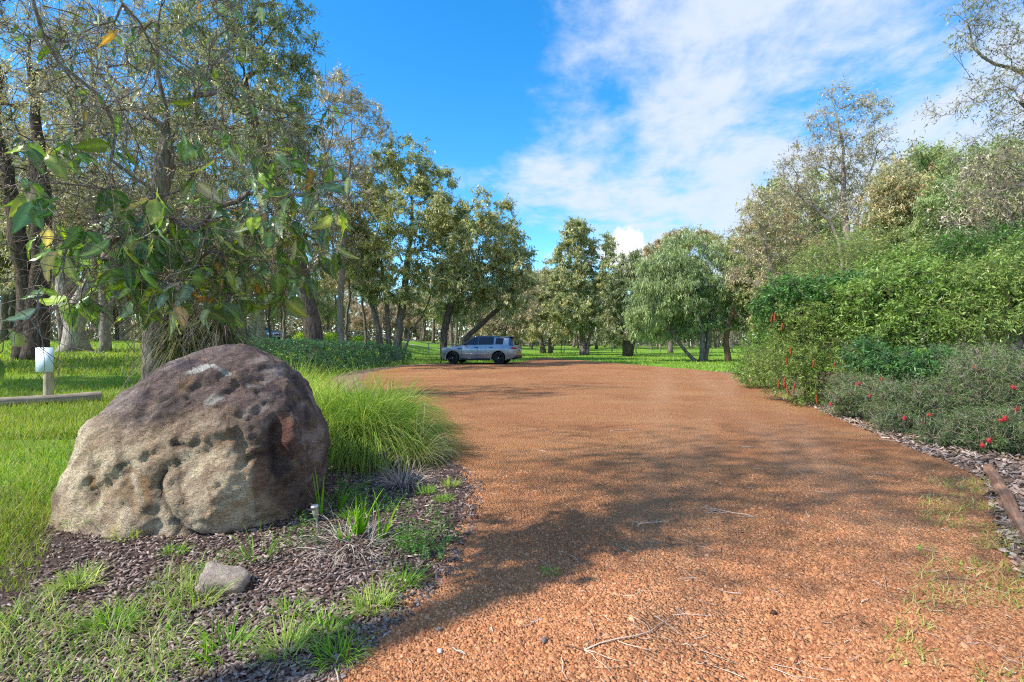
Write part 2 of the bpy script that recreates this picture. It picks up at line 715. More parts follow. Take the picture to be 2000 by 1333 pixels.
def copy_tree(root, loc, rotz, scale, label, group):
    r = root.copy()
    COL.objects.link(r)
    r.location = [float(v) for v in loc]
    r.rotation_euler = (0, 0, rotz)
    r.scale = (scale[0], scale[1], scale[2])
    tag(r, label, None, group)
    for ch in list(root.children):
        c = ch.copy()
        COL.objects.link(c)
        c.parent = r
    return r


def shoots(pos, nor, rng, n_leaf, length, leaf, pal, up=0.35, open_=0.75, jit=0.5, tone_j=0.14, tip=None):
    """leafy shoots: each a short stem whose leaves stand out around it; returns leaf mesh pieces and stem ends"""
    m = len(pos)
    ax = unit(nor * 0.8 + rng.standard_normal((m, 3)) * jit + np.array([0, 0, up]))
    ln = length * (0.6 + 0.8 * rng.random(m))
    k = n_leaf
    s = np.linspace(0.1, 1.0, k)[None, :, None] + 0.05 * rng.standard_normal((m, k, 1))
    p = pos[:, None] + ax[:, None] * (ln[:, None, None] * s)
    rad = unit(np.cross(np.repeat(ax, k, axis=0), rng.standard_normal((m * k, 3))))
    d = np.repeat(ax, k, axis=0) * (1.15 - open_) + rad * open_ + np.array([0, 0, -0.08])
    tone = lerp_cols(m, pal, rng, tone_j)
    cc = np.repeat(tone[:, None], k, axis=1)
    if tip is not None:
        w = (np.clip(np.linspace(-0.6, 1, k), 0, 1) ** 1.2)[None, :, None] * (0.3 + 0.7 * rng.random((m, 1, 1)))
        cc = cc * (1 - w) + np.asarray(tip)[None, None] * w
    cc = cc.reshape(-1, 3) * (1 + 0.12 * rng.standard_normal((m * k, 1))).clip(0.5, 1.6)
    L = leaf[0] * (0.65 + 0.6 * rng.random(m * k))
    v, f, c = leaves(p.reshape(-1, 3), d, L, leaf[1] * (0.75 + 0.5 * rng.random(m * k)), rng, cc)
    return v, f, c, pos + ax * ln[:, None]


def make_shrub(name, label, base, blobs, pal, leafmat, stemmat, seed, n=900, n_leaf=12, length=0.22, leaf=(0.09, 0.022), up=0.35, open_=0.75,
               shell=0.72, zlo=0.03, n_stems=60, woody=True, tip=None, cat='shrub', group=None, r_base=0.05, jit=0.5, fill=0.22, lumps=11):
    rng = R(seed)
    base = np.asarray(base, float)
    blobs = np.asarray(blobs, float)

    def pick(n, shell):
        pts, nrm = [], []
        got = 0
        while got < n:
            q, k = clump_points(blobs, n, rng, shell)
            inside = np.zeros(len(q), bool)
            for j, b in enumerate(blobs):
                e = (((q - b[:3]) / (b[3:] * shell * 0.92)) ** 2).sum(1) < 1
                inside |= e & (k != j)
            ok = (~inside) & (q[:, 2] > zlo + tz(q[:, 0], q[:, 1]))
            nn = unit((q - blobs[k, :3]) / blobs[k, 3:] ** 2)
            pts.append(q[ok])
            nrm.append(nn[ok])
            got += ok.sum()
            if got == 0:
                break
        return np.concatenate(pts)[:n], np.concatenate(nrm)[:n]
    if lumps:
        # the outline breaks up into smaller leafy heads
        sub_b = []
        for b in blobs:
            for _ in range(lumps):
                dd = unit(rng.standard_normal(3) + np.array([0, -0.3, 0.35]))
                s_ = 0.24 + 0.16 * rng.random()
                q_ = b[:3] + dd * b[3:] * (0.78 + 0.2 * rng.random())
                sub_b.append([*q_, *(b[3:].mean() * s_ * np.array([1.15, 1.15, 0.85]))])
        blobs = np.concatenate([blobs * np.array([1, 1, 1, .80, .80, .80]), np.array(sub_b)])
    p1, n1 = pick(int(n * (1 - fill)), shell)
    p2, n2 = pick(int(n * fill), 0.35)
    pos, nor = np.concatenate([p1, p2]), np.concatenate([n1, n2])
    v, f, c, ends = shoots(pos, nor, rng, n_leaf, length, leaf, pal, up, open_, jit, tip=tip)
    root = thing(name, label, cat, base, group=group)
    obj('foliage', mesh_np('foliage', v - base, f, c), leafmat, root)
    if not woody:
        return root
    # woody stems inside
    wb = MB()
    tg = pos[rng.choice(len(pos), min(n_stems, len(pos)), replace=False)]
    tr = []
    cen = blobs[:, :3].mean(0)
    for j in range(4):
        o = rng.standard_normal(2) * 0.15
        b0 = np.array([base[0] + o[0], base[1] + o[1], base[2] - 0.05])
        tr.append(np.array([b0, b0 * 0.6 + cen * 0.4 + np.array([o[0], o[1], 0.1]), b0 * 0.35 + cen * 0.65 + np.array([o[0] * 3, o[1] * 3, 0.2])]))
    P, D, par, tips = grow(tr, tg, rng, seg=0.35, zmin=base[2] + 0.05, down=0.3, jit=0.08)
    wood_mesh(wb, P, par, r_base, 0.004, 0.1, 6)
    twig_tris(wb, pos, ends, 0.0035)
    obj('stems', wb.mesh('stems', True, base), stemmat, root)
    return root


# ------------------------------------------------------------------ edges of the drive and beds
LE = np.array([(-6, -2.4), (0, -1.5), (1.5, -1.05), (2.36, -0.72), (2.72, -0.62), (3.0, -0.52), (3.78, -0.39), (4.94, -0.34), (6.2, -0.76), (7.9, -1.12), (10, -2.0), (14, -3.9),
               (18, -5.3), (21, -6.1), (24, -6.5), (28, -6.1), (30.5, -5.4), (32.2, -4.7), (33.4, -3.0), (34.2, 0.4), (37, 1.0), (41, 1.9), (44, 2.6)])
RE = np.array([(-6, 1.6), (0, 1.9), (2, 2.55), (3.4, 3.35), (4.4, 4.2), (5.2, 4.9), (5.95, 5.15), (7.1, 5.4), (9.15, 5.95), (11.7, 6.75), (14.7, 7.7), (18, 8.65), (21, 9.35), (23.5, 9.5),
               (26, 9.0), (30.5, 7.5), (36.7, 5.5), (41, 4.0), (44, 3.0)])


def left_edge(y):
    y = np.asarray(y, float)
    return np.interp(y, LE[:, 0], LE[:, 1]) + 0.05 * fbm2(y, 0 * y, 1.7, 5, 3)


def right_edge(y):
    y = np.asarray(y, float)
    return np.interp(y, RE[:, 0], RE[:, 1]) + 0.07 * fbm2(y, 0 * y + 9, 1.5, 6, 3)


def drive_z(x, y):
    x = np.ravel(x)
    y = np.ravel(y)
    fade = 1 - sstep(y, 28, 44) * 0.7
    return 0.030 + 0.014 * fbm2(x, y, 0.55, 3, 2) * fade + 0.006 * fbm2(x, y, 2.3, 4, 2) * fade


def mulch_z(x, y):
    x = np.ravel(x)
    y = np.ravel(y)
    return 0.022 + 0.02 * sstep(fbm2(x, y, 0.8, 13, 2), -0.4, 0.8) + 0.010 * fbm2(x, y, 4.0, 14, 2)


def track(x, y):
    """0..1 where wheels have pressed the gravel down"""
    x = np.ravel(x)
    y = np.ravel(y)
    m = np.zeros(len(x))
    for (a, b, c) in [(0.55, 0.10, 0.030), (2.15, 0.10, 0.030), (-0.1, 0.30, 0.0), (1.5, 0.30, 0.0)]:
        d = x - (a + b * y + c * y * y * np.clip(1 - y / 40, 0, 1)) + 0.12 * fbm2(x, y, 0.6, 55, 2)
        m = np.maximum(m, np.exp(-(d / (0.20 + 0.012 * y)) ** 2))
    return m * (0.45 + 0.55 * sstep(fbm2(x, y, 0.5, 56, 2), -0.3, 0.5))


def sheet(name, ys, xl, xr, nx, zf, extra=0.0, colf=None):
    V = []
    t = np.linspace(0, 1, nx)
    X = xl[:, None] * (1 - t) + xr[:, None] * t
    Y = np.repeat(ys[:, None], nx, 1)
    Z = zf(X, Y).reshape(X.shape)
    V = np.stack([X, Y, Z], -1).reshape(-1, 3)
    i = np.arange(len(ys) - 1)[:, None] * nx
    j = np.arange(nx - 1)[None]
    q = np.stack([i + j, i + j + 1, i + nx + j + 1, i + nx + j], -1).reshape(-1, 4)
    cols = None if colf is None else np.repeat(colf(X, Y).reshape(-1, 1), 3, 1)
    return mesh_np(name, V, q, cols, smooth=True)


# ------------------------------------------------------------------ ground
def m_ground():
    m, N = material('lawn_soil')
    t = N.n('ShaderNodeTexCoord')
    g = t.outputs['Object']
    n1 = N.noise(g, 0.35, 5, 0.6)
    n2 = N.noise(g, 9.0, 6, 0.7)
    n3 = N.noise(g, 1.6, 4, 0.6)
    c = N.mix(N.smooth(n1, 0.35, 0.65), (0.115, 0.26, 0.022), (0.19, 0.30, 0.035))
    c = N.mix(N.math('MULTIPLY', N.smooth(n3, 0.54, 0.72), 0.45), c, (0.30, 0.27, 0.09))
    c = N.mix(N.math('MULTIPLY', N.smooth(n2, 0.55, 0.75), 0.5), c, (0.07, 0.14, 0.015))
    finish(N, c, 0.95, 0.1, n2, 0.05)
    return m


def m_gravel():
    m, N = material('laterite_gravel')
    t = N.n('ShaderNodeTexCoord')
    g = t.outputs['Object']
    vo = N.n('ShaderNodeTexVoronoi', feature='F1')
    N.put(vo.inputs['Vector'], g)
    vo.inputs['Scale'].default_value = 62
    sepc = N.n('ShaderNodeSeparateColor')
    N.put(sepc.inputs[0], vo.outputs['Color'])
    n1 = N.noise(g, 0.5, 5, 0.6)
    n2 = N.noise(g, 3.2, 5, 0.65)
    n3 = N.noise(g, 14, 4, 0.7)
    st = N.n('ShaderNodeMapping')
    st.inputs['Scale'].default_value = (0.10, 0.45, 1)
    st.inputs['Rotation'].default_value = (0, 0, 0.35)
    N.put(st.inputs[0], g)
    n4 = N.noise(st.outputs[0], 2.2, 4, 0.6)
    c = N.mix(sepc.outputs[0], (0.285, 0.120, 0.050), (0.52, 0.262, 0.120))
    c = N.mix(N.math('MULTIPLY', N.smooth(n1, 0.42, 0.66), 0.55), c, (0.43, 0.178, 0.078))
    c = N.mix(N.math('MULTIPLY', N.smooth(n2, 0.5, 0.72), 0.5), c, (0.31, 0.125, 0.058))
    c = N.mix(N.math('MULTIPLY', N.smooth(n4, 0.45, 0.75), 0.40), c, (0.55, 0.32, 0.165))
    c = N.mix(N.math('MULTIPLY', N.smooth(n3, 0.60, 0.78), 0.5), c, (0.17, 0.070, 0.038))
    tr = N.n('ShaderNodeAttribute', attribute_name='col')
    nb = N.noise(g, 0.33, 4, 0.6, 0.4)
    c = N.mix(N.math('MULTIPLY', N.smooth(nb, 0.46, 0.62), 0.45), c, (0.27, 0.105, 0.050))
    c = N.mix(N.math('MULTIPLY', tr.outputs['Fac'], 0.55), c, (0.50, 0.275, 0.155))
    h = N.math('ADD', N.math('MULTIPLY', vo.outputs['Distance'], -1.6), n3)
    finish(N, c, 0.92, 0.12, h, 0.022, strength=0.9)
    return m


def m_mulch(name, a, b, cc):
    m, N = material(name)
    t = N.n('ShaderNodeTexCoord')
    g = t.outputs['Object']
    n1 = N.noise(g, 38, 5, 0.75, 1.5)
    n2 = N.noise(g, 3, 4, 0.6)
    c = N.mix(N.smooth(n1, 0.4, 0.66), a, b)
    c = N.mix(N.math('MULTIPLY', N.smooth(n2, 0.5, 0.7), 0.6), c, cc)
    finish(N, c, 0.95, 0.1, n1, 0.03)
    return m


gx = np.sinh(np.linspace(-4.2, 4.2, 150)) * 15.0
gy = np.concatenate([np.linspace(-60, 0, 10)[:-1], np.linspace(0, 40, 70)[:-1], 40 + (np.exp(np.linspace(0, 4.2, 50)) - 1) * 14])
GX, GY = np.meshgrid(gx, gy)
GZ = tz(GX, GY) + 0.05 * (fbm2(GX, GY, 0.25, 2, 3).reshape(GX.shape)) * sstep(-GX, 8.5, 13)
gi = np.arange(len(gy) - 1)[:, None] * len(gx)
gj = np.arange(len(gx) - 1)[None]
gq = np.stack([gi + gj, gi + gj + 1, gi + len(gx) + gj + 1, gi + len(gx) + gj], -1).reshape(-1, 4)
ground = obj('ground', mesh_np('ground', np.stack([GX, GY, GZ], -1).reshape(-1, 3), gq, smooth=True), m_ground())
tag(ground, 'green lawn and paddock ground stretching to the trees', kind='structure')

ys = np.concatenate([np.linspace(-6, 1.2, 8), np.linspace(1.5, 12, 90), np.linspace(12.3, 44, 90)])
M_GRAVEL = m_gravel()
drive = obj('gravel_driveway', sheet('gravel_driveway', ys, left_edge(ys), right_edge(ys), 96, drive_z, colf=track), M_GRAVEL)
tag(drive, 'wide orange laterite gravel turning area', kind='structure')


def bed_left(y):
    y = np.asarray(y, float)
    return np.interp(y, [-2, 1.5, 2.2, 2.8, 3.3, 3.8, 4.4, 5.2, 6.5, 8, 10, 12], [-2.7, -2.7, -2.75, -2.9, -3.25, -3.75, -3.8, -3.6, -3.7, -4.2, -4.6, -4.6]) + 0.12 * fbm2(y, 0 * y + 4, 1.3, 8, 3)


ys2 = np.concatenate([np.linspace(-2, 1.4, 5), np.linspace(1.6, 12, 80)])
M_MULCH = m_mulch('bark_mulch', (0.060, 0.040, 0.034), (0.20, 0.145, 0.125), (0.12, 0.075, 0.055))
bed = obj('mulch_bed', sheet('mulch_bed', ys2, bed_left(ys2), left_edge(ys2) + 0.06, 40, mulch_z), M_MULCH)
tag(bed, 'dark bark mulch garden bed around the boulder', kind='structure')

ys3 = np.linspace(1.0, 24, 70)
M_LITTER = m_mulch('bark_litter', (0.15, 0.10, 0.075), (0.36, 0.26, 0.20), (0.24, 0.15, 0.10))
bed2 = obj('shrub_bed', sheet('shrub_bed', ys3, right_edge(ys3) - 0.05, right_edge(ys3) + np.interp(ys3, [1, 6, 12, 24], [4, 9, 11, 6]), 24, lambda x, y: 0.016 + 0.02 * sstep(fbm2(x, y, 0.9, 31, 2), -0.5, 0.8)), M_LITTER)
tag(bed2, 'pale bark litter bed under the shrubs', kind='structure')
ys4 = np.linspace(14, 33.5, 30)
bed3 = obj('hedge_bed', sheet('hedge_bed', ys4, left_edge(ys4) - np.interp(ys4, [14, 20, 30, 33.5], [1.6, 1.2, 0.9, 0.6]), left_edge(ys4) + 0.25, 8, lambda x, y: 0.026 + tz(np.ravel(x), np.ravel(y))), m_mulch('hedge_litter', (0.20, 0.115, 0.08), (0.40, 0.28, 0.22), (0.36, 0.18, 0.10)))
tag(bed3, 'leaf litter strip along the foot of the hedge', kind='structure')


# ------------------------------------------------------------------ the boulder
def m_rock(name, scale=1.0, grain=0.35):
    m, N = material(name)
    a = N.n('ShaderNodeAttribute', attribute_name='col')
    t = N.n('ShaderNodeTexCoord')
    g = t.outputs['Object']
    mp = N.n('ShaderNodeMapping')
    mp.inputs['Rotation'].default_value = (0, 0.55, 0)
    mp.inputs['Scale'].default_value = (1.0, 1.0, 1.8)
    N.put(mp.inputs[0], g)
    n1 = N.noise(mp.outputs[0], 16 * scale, 7, 0.7, 0.8)
    n2 = N.noise(g, 95 * scale, 3, 0.7)
    n3 = N.noise(mp.outputs[0], 42 * scale, 9, 0.78, 1.2)
    c = N.mix(1.0, a.outputs['Color'], N.ramp(n1, [(0.25, 0.62), (0.5, 1.0), (0.75, 1.38)]), 'MULTIPLY')
    c = N.mix(1.0, c, N.ramp(n3, [(0.28, 0.55), (0.72, 1.42)]), 'MULTIPLY')
    c = N.mix(1.0, c, N.ramp(n2, [(0.30, 0.72), (0.5, 1.0), (0.72, 1.35)]), 'MULTIPLY')
    h = N.math('ADD', N.math('MULTIPLY', n1, 1.3), N.math('ADD', N.math('MULTIPLY', n3, 0.6), N.math('MULTIPLY', n2, 0.18)))
    finish(N, c, 0.88, 0.2, h, 0.045 * grain / 0.35)
    return m


def seg_dist(px, poly):
    """distance of points (n, 2) to a polyline"""
    poly = np.asarray(poly, float)
    best = np.full(len(px), 1e9)
    for a, b in zip(poly[:-1], poly[1:]):
        ab = b - a
        t = np.clip(((px - a) @ ab) / (ab @ ab), 0, 1)
        best = np.minimum(best, np.linalg.norm(px - a - t[:, None] * ab, axis=1))
    return best


def build_boulder():
    bm = bmesh.new()
    bmesh.ops.create_icosphere(bm, subdivisions=7, radius=1.0)
    d = np.array([v.co[:] for v in bm.verts])
    faces = np.array([[v.index for v in f.verts] for f in bm.faces])
    bm.free()
    d = unit(d)
    YC = 4.45
    cont = np.array([(645, 900), (641, 850), (618, 790), (575, 738), (525, 704), (480, 683), (430, 670), (385, 677), (330, 697), (280, 722), (225, 760), (178, 792), (150, 815), (128, 860),
                     (108, 910), (96, 960), (91, 1010), (98, 1070), (140, 1130), (250, 1175), (400, 1185), (530, 1150), (596, 1050), (632, 970)], float)
    C0 = np.array([375.0, 920.0])
    th = np.arctan2(-(cont[:, 1] - C0[1]), cont[:, 0] - C0[0])
    rr = np.linalg.norm(cont - C0, axis=1)
    o = np.argsort(th)
    th, rr = th[o], rr[o]
    th = np.concatenate([th - 2 * np.pi, th, th + 2 * np.pi])
    rr = np.concatenate([rr, rr, rr])
    ang = np.arctan2(d[:, 2], d[:, 0])
    s = np.sqrt(d[:, 0] ** 2 + d[:, 2] ** 2)
    Rr = np.interp(ang, th, rr)
    # round off the corners of the interpolated outline
    Rr = (Rr + np.interp(ang + 0.06, th, rr) + np.interp(ang - 0.06, th, rr)) / 3
    k = s ** 0.86
    u = C0[0] + Rr * k * np.cos(ang)
    v = C0[1] - Rr * k * np.sin(ang)
    dep = np.where(d[:, 1] < 0, 0.70, 0.95) * np.sign(d[:, 1]) * np.abs(d[:, 1]) ** 0.9
    x = (u - 1000) / FPX * YC
    z = CAMH - (v - V0) / FPX * YC
    y = YC + dep
    # the face leans: the foot stands forward, the crest lies back
    y = y + 0.16 * (z - 0.7) * (1 - np.abs(d[:, 1]) * 0.3)
    P = np.stack([x, y, z], 1)
    cen = np.array([-2.75, 4.5, 0.45])
    nrm = unit((P - cen) / np.array([1.25, 0.85, 0.95]) ** 2)
    uv = np.stack([1000 + P[:, 0] / P[:, 1] * FPX, V0 - (P[:, 2] - CAMH) / P[:, 1] * FPX], 1)
    # flat fracture faces
    rngb = R(77)
    ax = np.array([1.22, 0.82, 0.95])
    dirn = unit((P - cen) / ax)
    nk = unit(rngb.standard_normal((64, 3)) + np.array([0, -0.35, 0.2]))
    dk = 0.90 + 0.08 * rngb.random(64)
    dots = dirn @ nk.T
    cut = np.where(dots > 0.3, dk / np.maximum(dots, 0.3), 9).min(1)
    cut = np.minimum(cut, 1.0)
    P = cen + (P - cen) * (0.25 + 0.75 * cut)[:, None]
    rot = np.array([[math.cos(.5), 0, math.sin(.5)], [0, 1, 0], [-math.sin(.5), 0, math.cos(.5)]])
    Q = P @ rot.T
    strat = fbm(Q * np.array([1.6, 1.6, 5.5]), 21, 5, 0.55)
    big = fbm(P * 1.5, 22, 3)
    mid = fbm(P * 4.2, 23, 4, 0.55)
    rid = 1 - np.abs(fbm(Q * np.array([3.2, 3.2, 7.0]), 24, 4, 0.55)) * 2.2
    fine = fbm(P * 17, 25, 4, 0.6)
    cell = np.abs(fbm(P * 7.5 + 0.6 * mid[:, None], 41, 3, 0.5))
    disp = 0.055 * big + 0.030 * mid + 0.045 * strat + 0.012 * np.clip(rid, -1, 1) + 0.018 * fine
    ter = strat * 4.5 + 0.6 * mid
    ter = (np.floor(ter) + sstep(ter - np.floor(ter), 0.38, 0.62)) / 4.5
    disp += 0.045 * (ter - strat)
    ter2 = fbm(Q * np.array([3.0, 3.0, 9.0]), 27, 4, 0.55) * 6
    ter2 = (np.floor(ter2) + sstep(ter2 - np.floor(ter2), 0.35, 0.65)) / 6
    disp += 0.024 * ter2
    disp *= 0.55 + 0.45 * (np.abs(d[:, 1]) ** 0.5)        # keep the outline close to the drawn one
    front = sstep(-d[:, 1], 0.05, 0.35)
    wob = uv + np.stack([fbm(P * 9, 51, 3), fbm(P * 9, 52, 3)], 1) * 7
    for poly, wd, dp in [([(293, 925), (280, 955), (302, 995), (338, 1036), (383, 1053)], 9, 0.075), ([(203, 992), (248, 1002), (284, 994)], 8, 0.05), ([(482, 901), (500, 892), (531, 887)], 7, 0.05),
                         ([(315, 870), (360, 873), (380, 865)], 5, 0.04), ([(540, 830), (536, 865), (548, 915)], 15, 0.09), ([(108, 965), (116, 985)], 15, 0.08), ([(136, 820), (160, 790)], 8, 0.06),
                         ([(485, 1027), (545, 1030)], 13, 0.10), ([(245, 830), (262, 880), (250, 905)], 5, 0.02), ([(420, 945), (455, 990), (520, 1005)], 8, 0.035), ([(370, 1050), (420, 1052)], 8, 0.06),
                         ([(330, 760), (420, 745), (520, 790)], 9, 0.03), ([(170, 850), (230, 905), (215, 950)], 5, 0.025), ([(420, 800), (470, 850), (475, 930)], 9, 0.03)]:
        disp -= 0.55 * dp * np.exp(-(seg_dist(wob, poly) / wd) ** 2) * front
    for (cu, cv, ru, rv, h) in [(395, 965, 95, 75, 0.05), (582, 850, 22, 40, 0.06), (520, 960, 45, 55, 0.04), (190, 900, 50, 60, 0.03), (470, 1035, 75, 25, 0.05)]:
        e = ((uv[:, 0] - cu) / ru) ** 2 + ((uv[:, 1] - cv) / rv) ** 2
        disp += h * np.exp(-e ** 1.5) * front
    P = P + nrm * disp[:, None]
    # colour of the stone itself: pale cream below, purple-brown weathered skin over the crest and right flank, lichen and rust
    uv2 = uv + np.stack([fbm(P * 2.3, 61, 4), fbm(P * 2.3, 62, 4)], 1) * np.array([40, 75])
    vb = np.interp(uv2[:, 0], [90, 150, 220, 300, 400, 480, 540, 600, 645], [800, 850, 845, 835, 850, 890, 960, 1120, 1200])
    pat = sstep(vb - uv2[:, 1], -35, 60)
    n1 = fbm(P * 5.5, 63, 5, 0.6)
    n2 = fbm(Q * np.array([2.5, 2.5, 8]), 64, 5, 0.6)
    n3 = fbm(P * 12, 65, 4, 0.6)
    cream = np.array([0.72, 0.575, 0.40])
    tan = np.array([0.54, 0.385, 0.25])
    brown = np.array([0.33, 0.225, 0.155])
    purple = np.array([0.185, 0.130, 0.118])
    dark = np.array([0.075, 0.055, 0.06])
    lav = np.array([0.42, 0.34, 0.31])
    rust = np.array([0.40, 0.235, 0.12])
    red = np.array([0.16, 0.050, 0.030])
    lich = np.array([0.52, 0.50, 0.455])

    def mixc(a, b, t):
        return a * (1 - t[:, None]) + b * t[:, None]
    low = mixc(np.broadcast_to(cream, P.shape), tan, sstep(n1, -0.15, 0.4))
    low = mixc(low, brown, sstep(n2, 0.0, 0.40) * 0.75)
    low = mixc(low, brown * 0.7, sstep(n3, 0.1, 0.45) * 0.5)
    low = mixc(low, rust * 0.9, sstep(fbm(P * 3.1, 68, 4), 0.15, 0.5) * 0.5)
    top = mixc(np.broadcast_to(purple, P.shape), dark, sstep(n1, -0.1, 0.35))
    top = mixc(top, lav, sstep(n2, 0.05, 0.42) * 0.75)
    top = mixc(top, brown, sstep(n3, 0.1, 0.5) * 0.6)
    col = mixc(low, top, pat)
    # warm brown band where the skin thins out
    col = mixc(col, brown * 1.15, np.exp(-((vb - uv2[:, 1]) / 45) ** 2) * 0.55)
    # dark run-off streaks below the skin
    run = sstep(fbm(np.stack([uv2[:, 0] * 0.045, uv2[:, 1] * 0.006, 0 * uv2[:, 0]], 1), 66, 4), 0.12, 0.5) * sstep(uv[:, 1], 760, 860) * (1 - sstep(uv[:, 1], 960, 1060))
    col = mixc(col, brown * 0.62, run * 0.8)
    for (cu, cv, ru, rv, cc, am) in [(385, 722, 30, 13, lich, 1.0), (362, 738, 22, 8, lich, 0.9), (427, 727, 12, 9, lich, 0.9), (415, 795, 28, 12, lich, 0.5), (500, 760, 15, 9, lich, 0.35),
                                     (272, 952, 16, 22, rust, 0.95), (230, 945, 14, 8, rust, 0.8), (113, 972, 18, 16, rust, 0.9), (570, 845, 22, 38, red, 0.6), (578, 812, 14, 12, rust * 0.7, 0.4),
                                     (515, 1030, 34, 12, red, 0.95), (395, 1048, 34, 9, red * 0.6, 0.9), (455, 985, 26, 14, rust, 0.45), (435, 880, 24, 18, rust * 0.7, 0.5), (345, 760, 22, 12, rust * 0.7, 0.5),
                                     (225, 1004, 40, 10, rust, 0.5), (520, 925, 22, 40, red * 1.2, 0.45), (240, 985, 30, 8, rust, 0.6)]:
        e = ((uv2[:, 0] - cu) / ru) ** 2 + ((uv2[:, 1] - cv) / rv) ** 2
        col = mixc(col, cc, am * sstep(1.25 + 0.9 * n3 - e, 0, 0.7) * front)
    # stone colour goes darker along the main crevices
    cre = np.zeros(len(P))
    for poly, wd in [([(293, 925), (280, 955), (302, 995), (338, 1036), (383, 1053)], 6), ([(482, 901), (500, 892), (531, 887)], 5), ([(540, 830), (536, 865), (548, 915)], 12), ([(315, 870), (360, 873)], 5)]:
        cre = np.maximum(cre, np.exp(-(seg_dist(wob, poly) / wd) ** 2))
    col = mixc(col, np.array([0.05, 0.033, 0.028]), cre * 0.8 * front)
    # bring the outline to its drawn width and height
    uf = 1000 + P[:, 0] / P[:, 1] * FPX
    vis = P[:, 2] > 0.02
    u0, u1 = uf[vis].min(), uf[vis].max()
    P[:, 0] = (93 + (uf - u0) * (646 - 93) / (u1 - u0) - 1000) / FPX * P[:, 1]
    it = int(np.argmax((P[:, 2] - CAMH) / P[:, 1]))
    zt = CAMH - (671 - V0) / FPX * P[it, 1]
    P[:, 2] = np.where(P[:, 2] > 0, P[:, 2] * zt / P[it, 2], P[:, 2])
    base = np.array([-2.75, 4.45, 0.0])
    me = mesh_np('boulder', P - base, faces, col, smooth=True)
    o = obj('boulder', me, m_rock('granite_boulder'), loc=base)
    tag(o, 'huge rounded boulder with dark purple crest and cream lower face', 'boulder')


build_boulder()


def build_stone(name, label, loc, size, seed, cols, flat=0.6, sub=4, group=None, rotz=0.0, mat=None, cat='rock', boxy=0.0):
    bm = bmesh.new()
    bmesh.ops.create_icosphere(bm, subdivisions=sub, radius=1.0)
    d = unit(np.array([v.co[:] for v in bm.verts]))
    faces = np.array([[v.index for v in f.verts] for f in bm.faces])
    bm.free()
    p = d
    if boxy:
        p = d / (np.abs(d) ** (2 + boxy)).sum(1, keepdims=True) ** (1 / (2 + boxy))
    s = 1 + 0.22 * fbm(d * 1.6 + seed, seed, 3)[:, None] + 0.06 * fbm(d * 6 + seed, seed + 1, 3)[:, None]
    P = p * s * np.asarray(size)
    n = fbm(P / max(size) * 4, seed + 2, 4)
    cols = np.asarray(cols, float)
    c = cols[0] + (cols[1] - cols[0]) * sstep(n, -0.4, 0.5)[:, None]
    o = obj(name, mesh_np(name, P, faces, c, True), mat, loc=loc)
    o.rotation_euler = (0, 0, rotz)
    return tag(o, label, cat, group)


M_STONE = m_rock('field_stone', 2.2, 0.12)
rk = build_stone('small_rock', 'pale wedge-shaped rock lying in the mulch in front of the boulder', (-1.66, 2.95, 0.065), (0.125, 0.10, 0.066), 12, [(0.46, 0.38, 0.31), (0.35, 0.27, 0.22)], rotz=0.25, mat=M_STONE, boxy=3.0)
rk.rotation_euler = (0.12, 0.22, 0.25)


# ------------------------------------------------------------------ loose ground cover: chips, pebbles, litter
def chips(name, label, n, region, mat, pal, size, seed, zf, kind='stuff', lift=0.006, flat=0.35):
    rng = R(seed)
    x, y = region(n, rng)
    z = zf(x, y) + lift * rng.random(len(x)) * 2
    n = len(x)
    L = size[0] * (0.45 + 1.0 * rng.random(n) ** 1.6)
    Wd = size[1] * (0.5 + 0.9 * rng.random(n))
    H = size[2] * (0.5 + 0.8 * rng.random(n))
    a = rng.random(n) * 2 * np.pi
    ax = np.stack([np.cos(a), np.sin(a), flat * rng.standard_normal(n)], 1)
    ax = unit(ax)
    sd = unit(np.cross(ax, np.stack([flat * rng.standard_normal(n), flat * rng.standard_normal(n), np.ones(n)], 1)))
    up = np.cross(sd, ax)
    up *= np.sign(up[:, 2:3] + 1e-9)
    c = np.stack([x, y, z], 1)
    tp = 0.55 + 0.5 * rng.random((n, 1))
    ex, ey, ez = ax * L[:, None] / 2, sd * Wd[:, None] / 2, up * H[:, None]
    V = np.stack([c - ex - ey * tp, c + ex - ey, c + ex + ey * tp, c - ex + ey, c - ex * .9 - ey * tp * .8 + ez, c + ex * .8 - ey * .8 + ez * .8, c + ex * .9 + ey * tp * .7 + ez, c - ex * .85 + ey * .8 + ez * .9], 1)
    o = np.arange(n)[:, None] * 8
    F = np.concatenate([o + np.array([q]) for q in [(4, 5, 6, 7), (0, 1, 5, 4), (1, 2, 6, 5), (2, 3, 7, 6), (3, 0, 4, 7)]])
    cols = np.repeat(lerp_cols(n, pal, rng, 0.22), 8, axis=0)
    ob = obj(name, mesh_np(name, V.reshape(-1, 3), F, cols), mat)
    return tag(ob, label, kind=kind)


def vert_mat(name, rough=0.9, spec=0.15, scale=140, var=0.3):
    m, N = material(name)
    a = N.n('ShaderNodeAttribute', attribute_name='col')
    t = N.n('ShaderNodeTexCoord')
    nz = N.noise(t.outputs['Object'], scale, 3, 0.6)
    c = N.mix(1.0, a.outputs['Color'], N.ramp(nz, [(0.3, 1 - var), (0.7, 1 + var)]), 'MULTIPLY')
    finish(N, c, rough, spec)
    return m


M_CHIP = vert_mat('wood_chip')
M_PEB = vert_mat('gravel_pebble', 0.85, 0.2, 220, 0.22)


